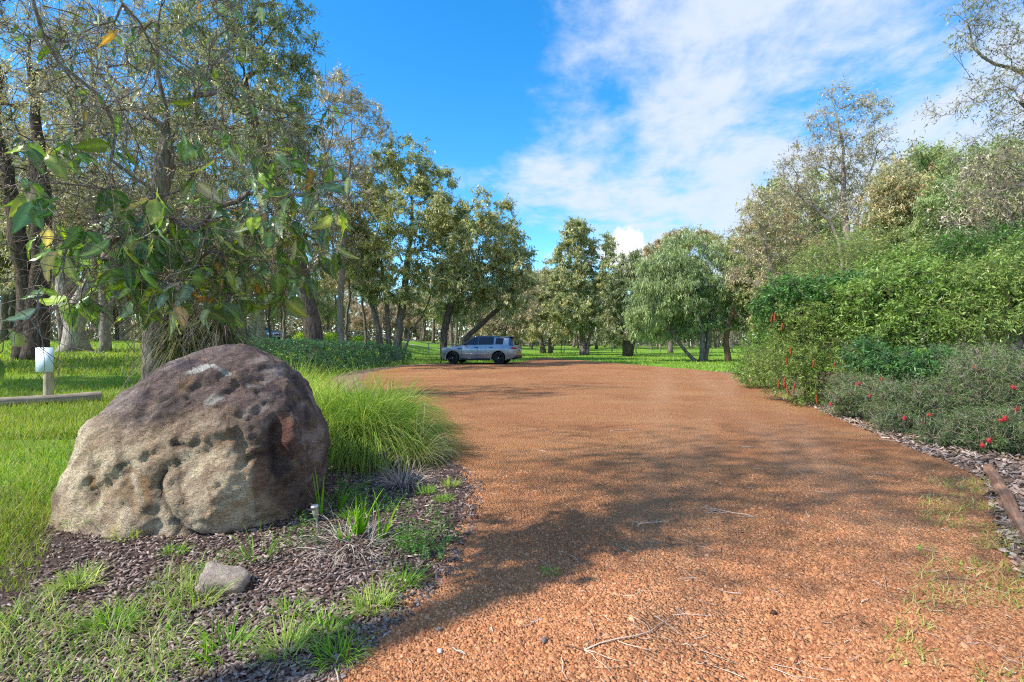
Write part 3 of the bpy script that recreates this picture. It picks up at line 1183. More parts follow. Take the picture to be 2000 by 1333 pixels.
def in_bed(n, rng):
    y = 1 / (1 / 1.9 + rng.random(n * 3) * (1 / 7.5 - 1 / 1.9)) * 1.0
    xl, xr = bed_left(y), left_edge(y)
    x = xl + (xr + 0.10 - xl) * rng.random(n * 3)
    edge = (x - xl) / 0.7
    ok = (np.abs(x / y) < 1.12) & (rng.random(n * 3) < np.clip(edge, 0.12, 1))
    ok &= ~((((x + 2.75) / 1.05) ** 2 + ((y - 4.6) / 0.55) ** 2) < 1)
    i = np.where(ok)[0][:n]
    return x[i], y[i]


chips('mulch_chips', 'dark chopped bark mulch spread round the boulder', 17500, in_bed, M_CHIP,
      [(0.080, 0.052, 0.045), (0.15, 0.105, 0.090), (0.26, 0.195, 0.17), (0.36, 0.285, 0.25), (0.12, 0.072, 0.054)], (0.038, 0.012, 0.005), 301, mulch_z)


def in_litter(n, rng):
    y = 2.4 + 12 * rng.random(n * 3) ** 1.5
    x = right_edge(y) - 0.08 + 1.5 * rng.random(n * 3) ** 1.3
    ok = x / y < 1.06
    i = np.where(ok)[0][:n]
    return x[i], y[i]


chips('bark_litter', 'pale curled bark and leaf litter along the foot of the shrubs', 5200, in_litter, M_CHIP,
      [(0.36, 0.265, 0.21), (0.27, 0.18, 0.135), (0.17, 0.105, 0.072), (0.42, 0.33, 0.27), (0.13, 0.078, 0.052)], (0.085, 0.024, 0.006), 302, lambda x, y: 0.03 + 0 * x, lift=0.012, flat=0.45)


def pebbles(n, seed):
    rng = R(seed)
    N3 = n * 2
    y = 1 / (1 / 2.0 + rng.random(N3) * (1 / 5.6 - 1 / 2.0))
    x = left_edge(y) - 0.05 + (np.minimum(right_edge(y), y * 1.08) - left_edge(y) + 0.1) * rng.random(N3)
    pat = fbm2(x, y, 1.6, 77, 3)
    ok = rng.random(N3) < np.clip(0.85 + 0.9 * pat - 0.75 * track(x, y), 0.10, 1)
    i = np.where(ok)[0][:n]
    x, y = x[i], y[i]
    n = len(x)
    r = (0.0042 + 0.0046 * rng.random(n) ** 1.5) * (1 + 1.1 * (rng.random(n) < 0.018))
    z = drive_z(x, y) - 0.001
    a = rng.random(n)[:, None] * 6.28 + np.arange(5)[None] / 5 * 2 * np.pi
    rr = r[:, None] * (0.75 + 0.6 * rng.random((n, 5)))
    el = 0.65 + 0.6 * rng.random(n)
    th = rng.random(n) * 6.28
    X0, Y0 = rr * np.cos(a), rr * np.sin(a) * el[:, None]
    X = X0 * np.cos(th)[:, None] - Y0 * np.sin(th)[:, None]
    Yv = X0 * np.sin(th)[:, None] + Y0 * np.cos(th)[:, None]
    ring = np.stack([x[:, None] + X, y[:, None] + Yv, z[:, None] + r[:, None] * 0.15 * rng.random((n, 5))], -1)
    top = np.stack([x + r * 0.35 * rng.standard_normal(n), y + r * 0.35 * rng.standard_normal(n), z + r * (0.9 + 0.6 * rng.random(n))], -1)
    V = np.concatenate([ring, top[:, None]], 1).reshape(-1, 3)
    o = np.arange(n)[:, None] * 6
    F = np.concatenate([o + np.array([[k, (k + 1) % 5, 5]]) for k in range(5)])
    cols = np.repeat(lerp_cols(n, [(0.22, 0.085, 0.036), (0.35, 0.150, 0.064), (0.46, 0.228, 0.105), (0.45, 0.205, 0.080), (0.27, 0.108, 0.052), (0.48, 0.268, 0.145)], rng, 0.15) * (0.92 + 0.42 * fbm2(x, y, 0.7, 57, 3))[:, None] * np.array([1.0, 0.95, 0.97]), 6, axis=0)
    ob = obj('loose_gravel', mesh_np('loose_gravel', V, F, cols, smooth=False), M_PEB)
    tag(ob, 'loose orange pea gravel scattered over the driveway', kind='stuff')


pebbles(60000, 303)


def twig_litter():
    rng = R(88)
    mb = MB()
    n = 420
    y = 1 / (1 / 2.1 + rng.random(n) * (1 / 11 - 1 / 2.1))
    x = left_edge(y) - 0.6 + (np.minimum(right_edge(y), y * 1.05) - left_edge(y) + 0.6) * rng.random(n)
    pale = np.array([(0.55, 0.42, 0.33), (0.42, 0.30, 0.22), (0.20, 0.11, 0.07), (0.60, 0.52, 0.46)])
    for i in range(n):
        L = 0.04 + 0.16 * rng.random() ** 2
        a = rng.random() * 6.28
        p = np.array([x[i], y[i], 0.0])
        pts = []
        for k in range(4):
            pts.append(p.copy())
            a += rng.standard_normal() * 0.35
            p = p + np.array([math.cos(a), math.sin(a), 0]) * L / 3
        pts = np.array(pts)
        pts[:, 2] = drive_z(pts[:, 0], pts[:, 1]) + 0.006 + 0.008 * rng.random(4)
        tube(mb, pts, np.array([1, .9, .7, .4]) * (0.0012 + 0.002 * rng.random()), 3, pale[rng.integers(4)] * (0.8 + 0.4 * rng.random()), cap=False)
    o = obj('twig_litter', mb.mesh('twig_litter'), M_CHIP)
    tag(o, 'thin dry twigs and stalks strewn over the gravel', kind='stuff')


twig_litter()


def fallen_twigs():
    """the larger branched twigs one can pick out"""
    specs = [('long forked dry twig lying at the bottom edge of the gravel', (0.33, 2.35), 0.55, 0.35, 5), ('curved pale dry stalk beside the mulch edge at the bottom', (-0.78, 2.25), 0.30, -0.9, 2),
             ('small heap of pale stalks on the gravel toward the right log', (1.95, 4.1), 0.42, 2.7, 6), ('pale forked twig in the middle of the shaded gravel', (0.95, 3.9), 0.3, 0.8, 3),
             ('scrap of pale dry bark strips on the sunny far gravel', (1.55, 8.1), 0.5, 0.1, 5)]
    for k, (lab, (px, py), L, a0, forks) in enumerate(specs):
        rng = R(500 + k)
        mb = MB()
        lines = []
        p = np.array([px, py])
        a = a0
        main = [p]
        for j in range(6):
            a += rng.standard_normal() * 0.22
            p = p + np.array([math.cos(a), math.sin(a)]) * L / 6
            main.append(p)
        lines.append((np.array(main), 0.0045))
        for f in range(forks):
            i = rng.integers(0, 5)
            q = main[i]
            b = a0 + rng.choice([-1, 1]) * (0.5 + 0.5 * rng.random())
            br = [q]
            for j in range(4):
                b += rng.standard_normal() * 0.3
                q = q + np.array([math.cos(b), math.sin(b)]) * L / 11
                br.append(q)
            lines.append((np.array(br), 0.0028))
        for ln, r in lines:
            z = drive_z(ln[:, 0], ln[:, 1]) + 0.008 + 0.012 * rng.random(len(ln))
            z[0] = drive_z(ln[:1, 0], ln[:1, 1])[0] + 0.004
            tube(mb, np.column_stack([ln, z]), np.linspace(r, r * 0.4, len(ln)), 4, np.array([0.50, 0.38, 0.29]) * (0.8 + 0.4 * rng.random()))
        o = obj('fallen_twig', mb.mesh('fallen_twig', origin=(px, py, 0.03)), M_CHIP, loc=(px, py, 0.03))
        tag(o, lab, 'twig', 'fallen twigs on the gravel')


fallen_twigs()
M_PEBBLE = m_rock('grey_pebble', 6, 0.05)
PB = [((-0.62, 2.83), 'grey round pebble half in the weeds at the mulch edge', 0.026), ((-0.635, 2.60), 'pair-side grey pebble lying lower beside the weeds', 0.020), ((-0.665, 2.66), 'tan oval pebble beside the weeds at the mulch edge', 0.024),
      ((-0.36, 2.52), 'small grey pebble on bare orange gravel near the mulch', 0.016), ((-0.33, 2.34), 'white quartz-like pebble on the gravel at the bottom', 0.016), ((-0.79, 2.29), 'round grey pebble beside the curved pale stalk', 0.018),
      ((0.15, 2.42), 'flat grey chip of stone in the middle of the near gravel', 0.018), ((-2.08, 2.98), 'grey pebble alone in the dark mulch below the pale rock', 0.020), ((1.36, 2.66), 'dark brown gumnut-like stone on the near gravel', 0.018)]
for k, ((x, y), lab, s) in enumerate(PB):
    cc = [[(0.24, 0.22, 0.22), (0.15, 0.135, 0.135)], [(0.32, 0.28, 0.26), (0.2, 0.18, 0.17)]][k % 2]
    if k == 4:
        cc = [(0.62, 0.60, 0.56), (0.46, 0.42, 0.40)]
    if k == 2:
        cc = [(0.40, 0.31, 0.22), (0.28, 0.2, 0.14)]
    if k == 8:
        cc = [(0.10, 0.05, 0.035), (0.05, 0.03, 0.025)]
    zz = float(drive_z(np.array([x]), np.array([y]))[0]) if x > -1 else float(mulch_z(np.array([x]), np.array([y]))[0])
    build_stone('pebble', lab, (x, y, zz + s * 0.45), (s, s * 0.8, s * 0.65), 40 + k, cc, sub=3, group='loose pebbles', rotz=k * 1.3, mat=M_PEBBLE, cat='pebble')


# ------------------------------------------------------------------ timber edging, sign, garden light
def m_timber(name, a, b, grain=22):
    m, N = material(name)
    t = N.n('ShaderNodeTexCoord')
    mp = N.n('ShaderNodeMapping')
    mp.inputs['Scale'].default_value = (grain, grain, 1.4)
    N.put(mp.inputs[0], t.outputs['Object'])
    n1 = N.noise(mp.outputs[0], 1.5, 6, 0.7, 0.5)
    n2 = N.noise(t.outputs['Object'], 3, 4, 0.6)
    c = N.mix(N.smooth(n1, 0.32, 0.68), a, b)
    c = N.mix(1.0, c, N.ramp(n2, [(0.3, 0.75), (0.7, 1.15)]), 'MULTIPLY')
    finish(N, c, 0.85, 0.2, n1, 0.012)
    return m


M_GREYLOG = m_timber('weathered_timber', (0.20, 0.15, 0.105), (0.45, 0.37, 0.28))
M_POST = m_timber('pine_post', (0.34, 0.25, 0.16), (0.58, 0.47, 0.33))
M_REDLOG = m_timber('brown_treated_log', (0.19, 0.092, 0.055), (0.40, 0.225, 0.14))
M_END = m_plain('sawn_end', (0.36, 0.26, 0.17), 0.9, var=0.25, scale=40)


def log(name, label, p0, p1, r, mat, seed, cat='log', sides=14):
    """a round log lying between two points, its own axis along local z"""
    rng = R(seed)
    p0, p1 = np.asarray(p0, float), np.asarray(p1, float)
    L = np.linalg.norm(p1 - p0)
    n = 24
    z = np.linspace(0, L, n)
    w = np.cumsum(rng.standard_normal((n, 2)) * 0.006, axis=0)
    w -= w[0] + (w[-1] - w[0]) * np.linspace(0, 1, n)[:, None]
    a = np.arange(sides) / sides * 2 * np.pi
    rad = r * (1 + 0.05 * np.sin(z * 2.1 + seed))[:, None] * (1 + 0.03 * rng.standard_normal((1, sides)) + 0.012 * rng.standard_normal((n, sides)))
    V = np.stack([w[:, :1] + rad * np.cos(a), w[:, 1:] + rad * np.sin(a), np.repeat(z[:, None], sides, 1)], -1)
    mb = MB()
    i = np.arange(n - 1)[:, None] * sides
    j = np.arange(sides)[None]
    j2 = (j + 1) % sides
    mb.add(V.reshape(-1, 3), np.stack([i + j, i + j2, i + sides + j2, i + sides + j], -1).reshape(-1, 4))
    root = thing(name, label, cat, p0)
    q = Vector(p1 - p0).to_track_quat('Z', 'Y')
    root.rotation_euler = q.to_euler()
    obj('bark_surface', mb.mesh('bark_surface', True), mat, root)
    for e in (0, n - 1):
        m2 = MB()
        ring = V[e] * np.array([0.985, 0.985, 1]) + np.array([0, 0, -0.004 if e == 0 else 0.004])
        c = ring.mean(0)
        idx = np.arange(sides)
        m2.add(np.vstack([ring, c[None]]), np.stack([idx, (idx + 1) % sides, np.full(sides, sides)], 1))
        obj('sawn_end', m2.mesh('sawn_end'), M_END, root)
    return root


log('edging_log', 'weathered grey log edging lying in the grass below the sign', (-12.3, 9.15, 0.12), (-9.55, 11.9, 0.16), 0.115, M_GREYLOG, 5)
log('edging_log', 'brown treated log edging between the gravel and pale bark litter', (5.28, 5.66, 0.045), (3.05, 2.85, 0.05), 0.052, M_REDLOG, 6)

sg = thing('sign', 'blank pale blue-white sign panel on a short round timber post', 'sign', (-10.86, 12.0, float(tz(-10.86, 12.0))))
mb = MB()
rngp = R(9)
lathe(mb, [(0.001, 1.02), (0.085, 1.02), (0.094, 1.005), (0.096, 0.6), (0.098, 0.2), (0.10, -0.2)], 20)
obj('post', mb.mesh('post', True), M_POST, sg)
mb = MB()
box(mb, (-0.205, -0.112, 0.70), (0.205, -0.104, 1.27))
M_PANEL = m_plain('sign_panel', (0.60, 0.68, 0.80), 0.45, 0.4, var=0.03, scale=3)
pn = obj('panel', mb.mesh('panel'), M_PANEL, sg)
M_BOLT = m_plain('bolt', (0.22, 0.24, 0.28), 0.4, 0.5, 0.8, 0.1)
for zb in (0.725, 1.245):
    mb = MB()
    lathe(mb, [(0.001, -0.121), (0.009, -0.120), (0.011, -0.113), (0.011, -0.110)], 10, 'y', (0, 0, zb))
    obj('bolt', mb.mesh('bolt'), M_BOLT, pn)

lt = thing('garden_light', 'small solar stake light with metal cap beside the boulder', 'garden light', (-1.46, 3.86, 0.03))
mb = MB()
lathe(mb, [(0.004, -0.06), (0.010, 0.0), (0.010, 0.13)], 10)
obj('stake', mb.mesh('stake', True), m_plain('grey_plastic', (0.30, 0.29, 0.27), 0.6), lt)
mb = MB()
lathe(mb, [(0.012, 0.12), (0.026, 0.135), (0.030, 0.205), (0.026, 0.212), (0.001, 0.212)], 16)
m_, N_ = material('frosted_lens')
finish(N_, (0.42, 0.40, 0.32), 0.3, 0.5, trans_col=(0.7, 0.68, 0.55), trans=0.35)
obj('lens', mb.mesh('lens', True), m_, lt)
mb = MB()
lathe(mb, [(0.031, 0.205), (0.036, 0.207), (0.036, 0.232), (0.030, 0.238), (0.001, 0.240)], 16)
obj('cap', mb.mesh('cap', True), m_plain('brushed_metal', (0.55, 0.56, 0.58), 0.35, 0.5, 0.9, 0.1), lt)
lt.rotation_euler = (0.10, -0.12, 0)
lt.scale = (0.8, 0.8, 0.8)

lt2 = thing('garden_light', 'black stake light half hidden in front of the weeping grass clump', 'garden light', (-1.42, 5.62, 0.03))
mb = MB()
lathe(mb, [(0.006, -0.06), (0.008, 0.17)], 8)
obj('stake', mb.mesh('stake', True), m_plain('black_plastic', (0.02, 0.02, 0.022), 0.5), lt2)
mb = MB()
lathe(mb, [(0.03, 0.13), (0.034, 0.17), (0.062, 0.176), (0.060, 0.198), (0.001, 0.205)], 16)
obj('lamp_head', mb.mesh('lamp_head', True), bpy.data.materials['black_plastic'], lt2)


# ------------------------------------------------------------------ grass and small plants
M_GRASS = m_leaf('grass_blade', 0.40, 0.5, 0.25, (1.2, 1.3, 0.5))
M_LEAF = m_leaf('gum_leaf', 0.32, 0.40, 0.5, (1.3, 1.3, 0.6))
M_SHRUB = m_leaf('shrub_leaf', 0.30, 0.42, 0.4, (1.25, 1.4, 0.5))
M_BIG = m_leaf('broad_gum_leaf', 0.30, 0.33, 0.5, (1.6, 1.75, 0.4), veins=True)

G_SUN = np.array([(0.165, 0.275, 0.025), (0.25, 0.345, 0.040), (0.11, 0.20, 0.020), (0.33, 0.365, 0.075), (0.36, 0.33, 0.13)])


def lawn():
    rng = R(700)
    V, T, Q, Cc, n0 = [], [], [], [], 0

    def push(x, y, h, w, segs, lean, pal, droop=0.55, zf=None):
        nonlocal n0
        n = len(x)
        z = tz(x, y) - 0.01 if zf is None else zf(x, y)
        a = rng.random(n) * 6.28
        d = np.stack([np.cos(a) * lean * rng.random(n), np.sin(a) * lean * rng.random(n), np.ones(n)], 1)
        patch = fbm2(x, y, 0.9, 71, 3)
        cc = lerp_cols(n, pal, rng, 0.14) * (1 + 0.35 * patch)[:, None]
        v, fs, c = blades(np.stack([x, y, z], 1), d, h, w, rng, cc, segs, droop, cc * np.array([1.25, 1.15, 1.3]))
        V.append(v)
        Cc.append(c)
        T.append(fs[0] + n0)
        if len(fs) > 1:
            Q.append(fs[1] + n0)
        n0 += len(v)
    # long grass beside the boulder
    n = 15000
    y = 2.9 + 5.6 * rng.random(n) ** 1.2
    x = bed_left(y) + 0.25 - (y * 1.08 - (-bed_left(y)) + 0.4).clip(0.3) * rng.random(n)
    ok = (np.abs(x / y) < 1.1) & ~((((x + 2.75) / 1.0) ** 2 + ((y - 4.6) / 0.6) ** 2) < 1)
    x, y = x[ok], y[ok]
    h = (0.07 + 0.15 * rng.random(len(x))) * np.clip((y - 2.3) / 1.5, 0.45, 1)
    push(x, y, h, 0.0065 + 0.004 * rng.random(len(x)), 3, 0.9, G_SUN, 0.9)
    # lawn to the sign
    n = 42000
    y = 1 / (1 / 7.5 + rng.random(n) * (1 / 19 - 1 / 7.5))
    x = np.minimum(bed_left(np.minimum(y, 12)) + 0.2, left_edge(y) - 1.0) - (y * 1.06 - 3.5).clip(1) * rng.random(n)
    ok = np.abs(x / y) < 1.06
    x, y = x[ok], y[ok]
    push(x, y, 0.09 + 0.14 * rng.random(len(x)), 0.012 + 0.012 * rng.random(len(x)), 2, 0.8, G_SUN, 0.7)
    # further lawn, left of the hedge and beyond
    n = 26000
    y = 1 / (1 / 18 + rng.random(n) * (1 / 62 - 1 / 18))
    x = -1.04 * y + (1.04 * y - 4.0) * rng.random(n)
    ok = x < left_edge(np.minimum(y, 43)) - 1.2
    x, y = x[ok], y[ok]
    push(x, y, 0.10 + 0.16 * rng.random(len(x)), 0.03 + 0.045 * rng.random(len(x)), 2, 0.9, G_SUN, 0.6)
    # verge beyond the gravel on the right
    n = 16000
    y = 1 / (1 / 21 + rng.random(n) * (1 / 75 - 1 / 21))
    x = -4 + (y * 0.55 + 4) * rng.random(n)
    inside = (y < 44) & (x > left_edge(np.minimum(y, 43.9)) - 0.15) & (x < right_edge(np.minimum(y, 43.9)) + 0.15)
    x, y = x[~inside], y[~inside]
    push(x, y, 0.08 + 0.13 * rng.random(len(x)), 0.03 + 0.05 * rng.random(len(x)), 2, 0.9, np.array([(0.16, 0.32, 0.03), (0.24, 0.38, 0.05), (0.30, 0.36, 0.09)]), 0.6)
    # low grass matted at the bottom corner, half dry
    n = 5200
    y = 1.95 + 1.5 * rng.random(n)
    x = -2.6 + 2.0 * rng.random(n) ** 1.3
    ok = (fbm2(x, y, 2.6, 91, 3) + 1.15 * sstep(-x, 1.15, 2.3) * sstep(3.0 - y, -0.4, 0.7) > 0.48) & (np.abs(x / y) < 1.08) & (x < left_edge(y) - 0.15)
    x, y = x[ok], y[ok]
    push(x, y, 0.07 + 0.09 * rng.random(len(x)), 0.005 + 0.004 * rng.random(len(x)), 3, 1.6, np.array([(0.22, 0.36, 0.06), (0.38, 0.42, 0.15), (0.14, 0.30, 0.04), (0.46, 0.44, 0.24)]), 1.0, mulch_z)
    # thin weedy grass on the gravel corner by the brown log
    n = 3800
    y = 1.95 + 3.3 * rng.random(n)
    x = np.minimum(right_edge(y) + 0.05, y * 1.03) - 0.75 * rng.random(n) ** 1.6
    ok = fbm2(x, y, 2.0, 93, 3) > 0.06
    x, y = x[ok], y[ok]
    push(x, y, 0.035 + 0.06 * rng.random(len(x)), 0.004 + 0.003 * rng.random(len(x)), 3, 2.2, np.array([(0.34, 0.36, 0.10), (0.24, 0.32, 0.05), (0.46, 0.40, 0.18)]), 1.0, drive_z)
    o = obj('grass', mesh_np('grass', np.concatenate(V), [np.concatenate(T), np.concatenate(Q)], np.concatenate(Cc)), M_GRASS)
    tag(o, 'long bright green lawn grass', kind='stuff')


lawn()


def tuft(name, label, loc, n, length, width, pal, seed, lean=1.0, droop=0.7, segs=4, rbase=0.08, cat='grass clump', group=None, mat=None, tip=(1.3, 1.2, 1.2), wind=(0, 0)):
    """one clump of grass-like leaves"""
    rng = R(seed)
    r = rbase * rng.random(n) ** 0.5
    a = rng.random(n) * 6.28
    base = np.stack([r * np.cos(a), r * np.sin(a), np.zeros(n)], 1)
    b = a + 0.5 * rng.standard_normal(n)
    l = lean * rng.random(n) ** 0.7
    d = np.stack([np.cos(b) * l + wind[0], np.sin(b) * l + wind[1], np.ones(n)], 1)
    cc = lerp_cols(n, pal, rng, 0.15)
    L = length * (0.55 + 0.55 * rng.random(n))
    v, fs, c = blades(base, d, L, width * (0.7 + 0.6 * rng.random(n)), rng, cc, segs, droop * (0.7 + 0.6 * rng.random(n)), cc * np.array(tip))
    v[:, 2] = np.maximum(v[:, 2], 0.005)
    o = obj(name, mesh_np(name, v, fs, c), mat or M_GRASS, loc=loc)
    return tag(o, label, cat, group)


WG = [(0.14, 0.25, 0.035), (0.22, 0.34, 0.055), (0.09, 0.18, 0.022), (0.33, 0.40, 0.10)]
GRP = 'weeping grass clumps behind the boulder'
tuft('weeping_grass', 'large arching weeping grass clump nearest the gravel edge', (-1.78, 6.5, 0.02), 3200, 1.35, 0.010, WG, 801, 1.05, 1.9, 8, 0.28, group=GRP, wind=(0.30, -0.12))
tuft('weeping_grass', 'tall weeping grass clump hugging the boulder on its right flank', (-2.15, 6.35, 0.02), 2300, 1.25, 0.010, WG, 802, 1.0, 1.8, 8, 0.22, group=GRP, wind=(0.30, -0.15))
tuft('weeping_grass', 'yellowish weeping grass clump peeping over the boulder shoulder', (-2.85, 7.0, 0.02), 2000, 1.25, 0.011, [(0.30, 0.44, 0.06), (0.46, 0.52, 0.11), (0.24, 0.36, 0.05)], 803, 0.9, 1.35, 6, 0.22, group=GRP, wind=(0.05, 0))
tuft('weeping_grass', 'weeping grass clump at the back of the row by the far gravel', (-1.95, 8.0, 0.02), 1700, 1.15, 0.012, WG, 804, 1.05, 1.6, 6, 0.24, group=GRP)
tuft('weeping_grass', 'yellow tipped grass clump behind the boulder crest near the hedge', (-3.7, 8.3, 0.02), 1700, 1.20, 0.012, [(0.36, 0.44, 0.07), (0.46, 0.50, 0.12), (0.22, 0.34, 0.05)], 805, 0.85, 1.2, 5, 0.24, group=GRP)
tuft('weeping_grass', 'faded straw-coloured grass skirt at the foot of the arching clump', (-1.18, 6.05, 0.02), 500, 0.75, 0.007, [(0.42, 0.38, 0.24), (0.50, 0.46, 0.32), (0.30, 0.30, 0.16)], 806, 1.6, 1.3, 5, 0.14, group=GRP)
tuft('weeping_grass', 'dense weeping grass clump tight behind the right shoulder of the boulder', (-2.55, 6.75, 0.02), 1500, 1.30, 0.011, WG, 807, 0.95, 1.7, 7, 0.22, group=GRP, wind=(0.28, -0.1))
# strap-leaved plants in the mulch
STR = [(0.12, 0.30, 0.018), (0.20, 0.40, 0.025), (0.08, 0.21, 0.015)]
GS = 'strap-leaved plants beside the boulder'
for k, (u, v, n, L, lab) in enumerate([(745, 1060, 9, 0.36, 'tall upright strap-leaved plant nearest the gravel with yellow-green blades'), (700, 1050, 12, 0.40, 'strap-leaved plant in the middle with broad upright blades'),
                                       (672, 1062, 6, 0.22, 'short strap-leaved sprout with one curled leaf'), (628, 1010, 5, 0.44, 'thin dark strap leaves rising against the boulder flank'), (660, 1000, 9, 0.34, 'strap-leaved plant tucked at the boulder corner')]):
    Yp = CAMH * FPX / (v - V0)
    x = (u - 1000) / FPX * Yp
    tuft('strap_leaf_plant', lab, (x, Yp, float(mulch_z(np.array([x]), np.array([Yp]))[0])), n, L, 0.024, STR, 820 + k, 0.55, 0.45, 6, 0.035, 'plant', GS, M_GRASS, (1.5, 1.25, 1.0))
tuft('dead_leaf_skirt', 'grey heap of dead strap leaves below the green sprouts', (-1.12, 3.62, 0.02), 190, 0.34, 0.006, [(0.40, 0.34, 0.27), (0.30, 0.235, 0.18), (0.20, 0.145, 0.11), (0.47, 0.42, 0.35)], 830, 3.4, 1.0, 5, 0.22, 'dead leaves', None, M_CHIP, (1, 1, 1))
tuft('dead_leaf_skirt', 'tangled dead stump of strap leaves by the black stake light', (-1.08, 5.05, 0.02), 220, 0.34, 0.008, [(0.30, 0.24, 0.20), (0.44, 0.38, 0.33), (0.20, 0.15, 0.13)], 831, 1.6, 1.4, 5, 0.16, 'dead leaves', None, M_CHIP, (1, 1, 1))

TU = [(385, 1190, 60, .20, 'yellow-green grass tuft in front of the pale rock'), (500, 1100, 46, .26, 'tall loose grass tuft just behind the pale rock'), (565, 1212, 60, .12, 'small green grass tuft right of the pale rock'),
      (730, 1200, 150, .16, 'dense green weed tuft at the mulch edge near the gravel'), (790, 1150, 90, .17, 'pale spiky grass tuft nearest the gravel halfway down the bed'), (635, 1250, 120, .15, 'bright green weed clump at the bottom of the bed'),
      (560, 1290, 150, .16, 'bushy green weed clump at the bottom edge of the picture'), (660, 1300, 120, .14, 'green weed clump at the bottom next to the gravel'), (455, 1010, 0, .2, ''), (205, 1030, 260, .30, 'lush grass tuft growing against the left foot of the boulder'),
      (830, 970, 110, .10, 'low bright green tuft beyond the strap-leaved plants'), (865, 985, 110, .09, 'flat green weed patch by the gravel edge behind the bed'), (880, 955, 120, .10, 'bright grass patch where bed meets gravel below the arching clump'),
      (785, 1058, 60, .08, 'small dark green tuft between the strap leaves and the gravel'), (440, 1290, 90, .20, 'straggly pale grass tuft at the bottom edge'), (250, 1060, 70, .16, 'sparse tuft on the mulch at the boulder front'), (340, 1090, 60, .10, 'tiny pale tuft in the mulch below the boulder'),
      (220, 1240, 120, .14, 'half-dry grass tuft low on the mulch'), (150, 1160, 120, .14, 'green tuft among mulch toward the lawn'), (1075, 1128, 50, .04, 'tiny green sprig growing through the gravel'), (690, 1020, 90, .12, 'feathery weed among the strap leaves')]
for k, (u, v, n, L, lab) in enumerate(TU):
    if n == 0:
        continue
    Yp = CAMH * FPX / (v - V0)
    x = (u - 1000) / FPX * Yp
    pal = [(0.18, 0.36, 0.03), (0.28, 0.44, 0.06), (0.12, 0.27, 0.02)] if k % 3 else [(0.36, 0.46, 0.10), (0.24, 0.40, 0.05), (0.46, 0.48, 0.18)]
    zz = max(float(mulch_z(np.array([x]), np.array([Yp]))[0]), 0.03)
    tuft('weed_tuft', lab, (x, Yp, zz), n, L * 1.1, 0.006, pal, 850 + k, 1.5, 1.1, 4, 0.05 + L * 0.25, 'weed', 'weeds in the garden bed')


def ground_herbs():
    """soft feathery weeds low in the shade beside the boulder"""
    rng = R(870)
    pos = []
    for (u, v, ru, n) in [(690, 985, 40, 70), (800, 1075, 45, 60), (850, 1040, 40, 30), (600, 1050, 40, 25), (760, 1000, 40, 40), (840, 1090, 30, 16)]:
        for _ in range(n):
            uu, vv = u + ru * rng.standard_normal() * 0.6, v + 16 * rng.standard_normal()
            Yp = CAMH * FPX / (vv - V0)
            pos.append(((uu - 1000) / FPX * Yp, Yp, 0.03))
    pos = np.array(pos)
    v, f, c, e = shoots(pos, np.tile([0, 0, 1.0], (len(pos), 1)), rng, 14, 0.09, (0.028, 0.008), [(0.10, 0.24, 0.035), (0.16, 0.32, 0.05), (0.08, 0.18, 0.03)], 0.6, 0.85, 0.6)
    o = obj('ground_herbs', mesh_np('ground_herbs', v, f, c), M_SHRUB)
    tag(o, 'soft feathery weeds growing low beside the boulder', kind='stuff')


ground_herbs()

# ------------------------------------------------------------------ hedge and shrubs
M_STEM = m_bark('shrub_stem', (0.10, 0.07, 0.05), (0.22, 0.17, 0.13), 3, 0.01)
M_STEMP = m_bark('pale_stem', (0.20, 0.15, 0.12), (0.40, 0.33, 0.28), 3, 0.01)
HB = []
for t in np.linspace(0, 1, 13):
    x, y = -9.3 + 2.6 * t, 16.2 + 15.3 * t
    hgt = np.interp(t, [0, 0.4, 0.8, 1], [1.42, 1.40, 1.20, 0.95])
    g = float(tz(x, y))
    HB.append((x - 0.5, y, g + hgt * 0.45, 1.5 - 0.5 * t, 1.2, hgt * 0.58))
    HB.append((x - 0.9, y + 0.5, g + hgt * 0.55, 1.2, 1.1, hgt * 0.48))
hedge = make_shrub('hedge', 'low dense dark blue-green hedge curving along the drive toward the parked car', (-8.2, 23.5, float(tz(-8.2, 23.5))), HB, [(0.022, 0.085, 0.042), (0.035, 0.12, 0.052), (0.016, 0.060, 0.032), (0.055, 0.145, 0.06)], M_SHRUB, M_STEM, 901,
                   n=5600, n_leaf=9, length=0.16, leaf=(0.085, 0.030), shell=0.82, n_stems=80, cat='hedge', fill=0.22, tip=(0.075, 0.19, 0.085), lumps=0)


def pxb(lst):
    """blobs from (u, v, depth, ru, rv) with a depth radius like the width"""
    out = []
    for (u, v, Y, ru, rv) in lst:
        p = at(u, v, Y)
        out.append((p[0], p[1], p[2], ru * Y / FPX, (ru + rv) * 0.5 * Y / FPX, rv * Y / FPX))
    return out


BR = [(0.135, 0.225, 0.042), (0.20, 0.295, 0.060), (0.085, 0.155, 0.030)]
YE = [(0.20, 0.275, 0.065), (0.26, 0.33, 0.09), (0.13, 0.20, 0.04)]
DK = [(0.065, 0.150, 0.035), (0.095, 0.20, 0.048), (0.045, 0.11, 0.028)]
GG = [(0.085, 0.150, 0.050), (0.13, 0.19, 0.070), (0.055, 0.10, 0.035), (0.17, 0.15, 0.090), (0.09, 0.175, 0.045)]
SH = 'shrubs banked along the right of the drive'
make_shrub('bottlebrush_shrub', 'tall yellow-green feathery shrub rising at the back of the bank below the sparse gum', (9.6, 14.6, 0.02), pxb([(1620, 520, 14.5, 70, 45), (1700, 500, 14.8, 60, 40), (1560, 560, 14, 50, 50), (1800, 520, 14, 80, 45), (1680, 570, 14, 90, 60)]),
           YE, M_SHRUB, M_STEM, 911, n=1872, n_leaf=15, length=0.34, leaf=(0.085, 0.017), up=0.7, shell=0.7, tip=(0.36, 0.42, 0.14), group=SH)
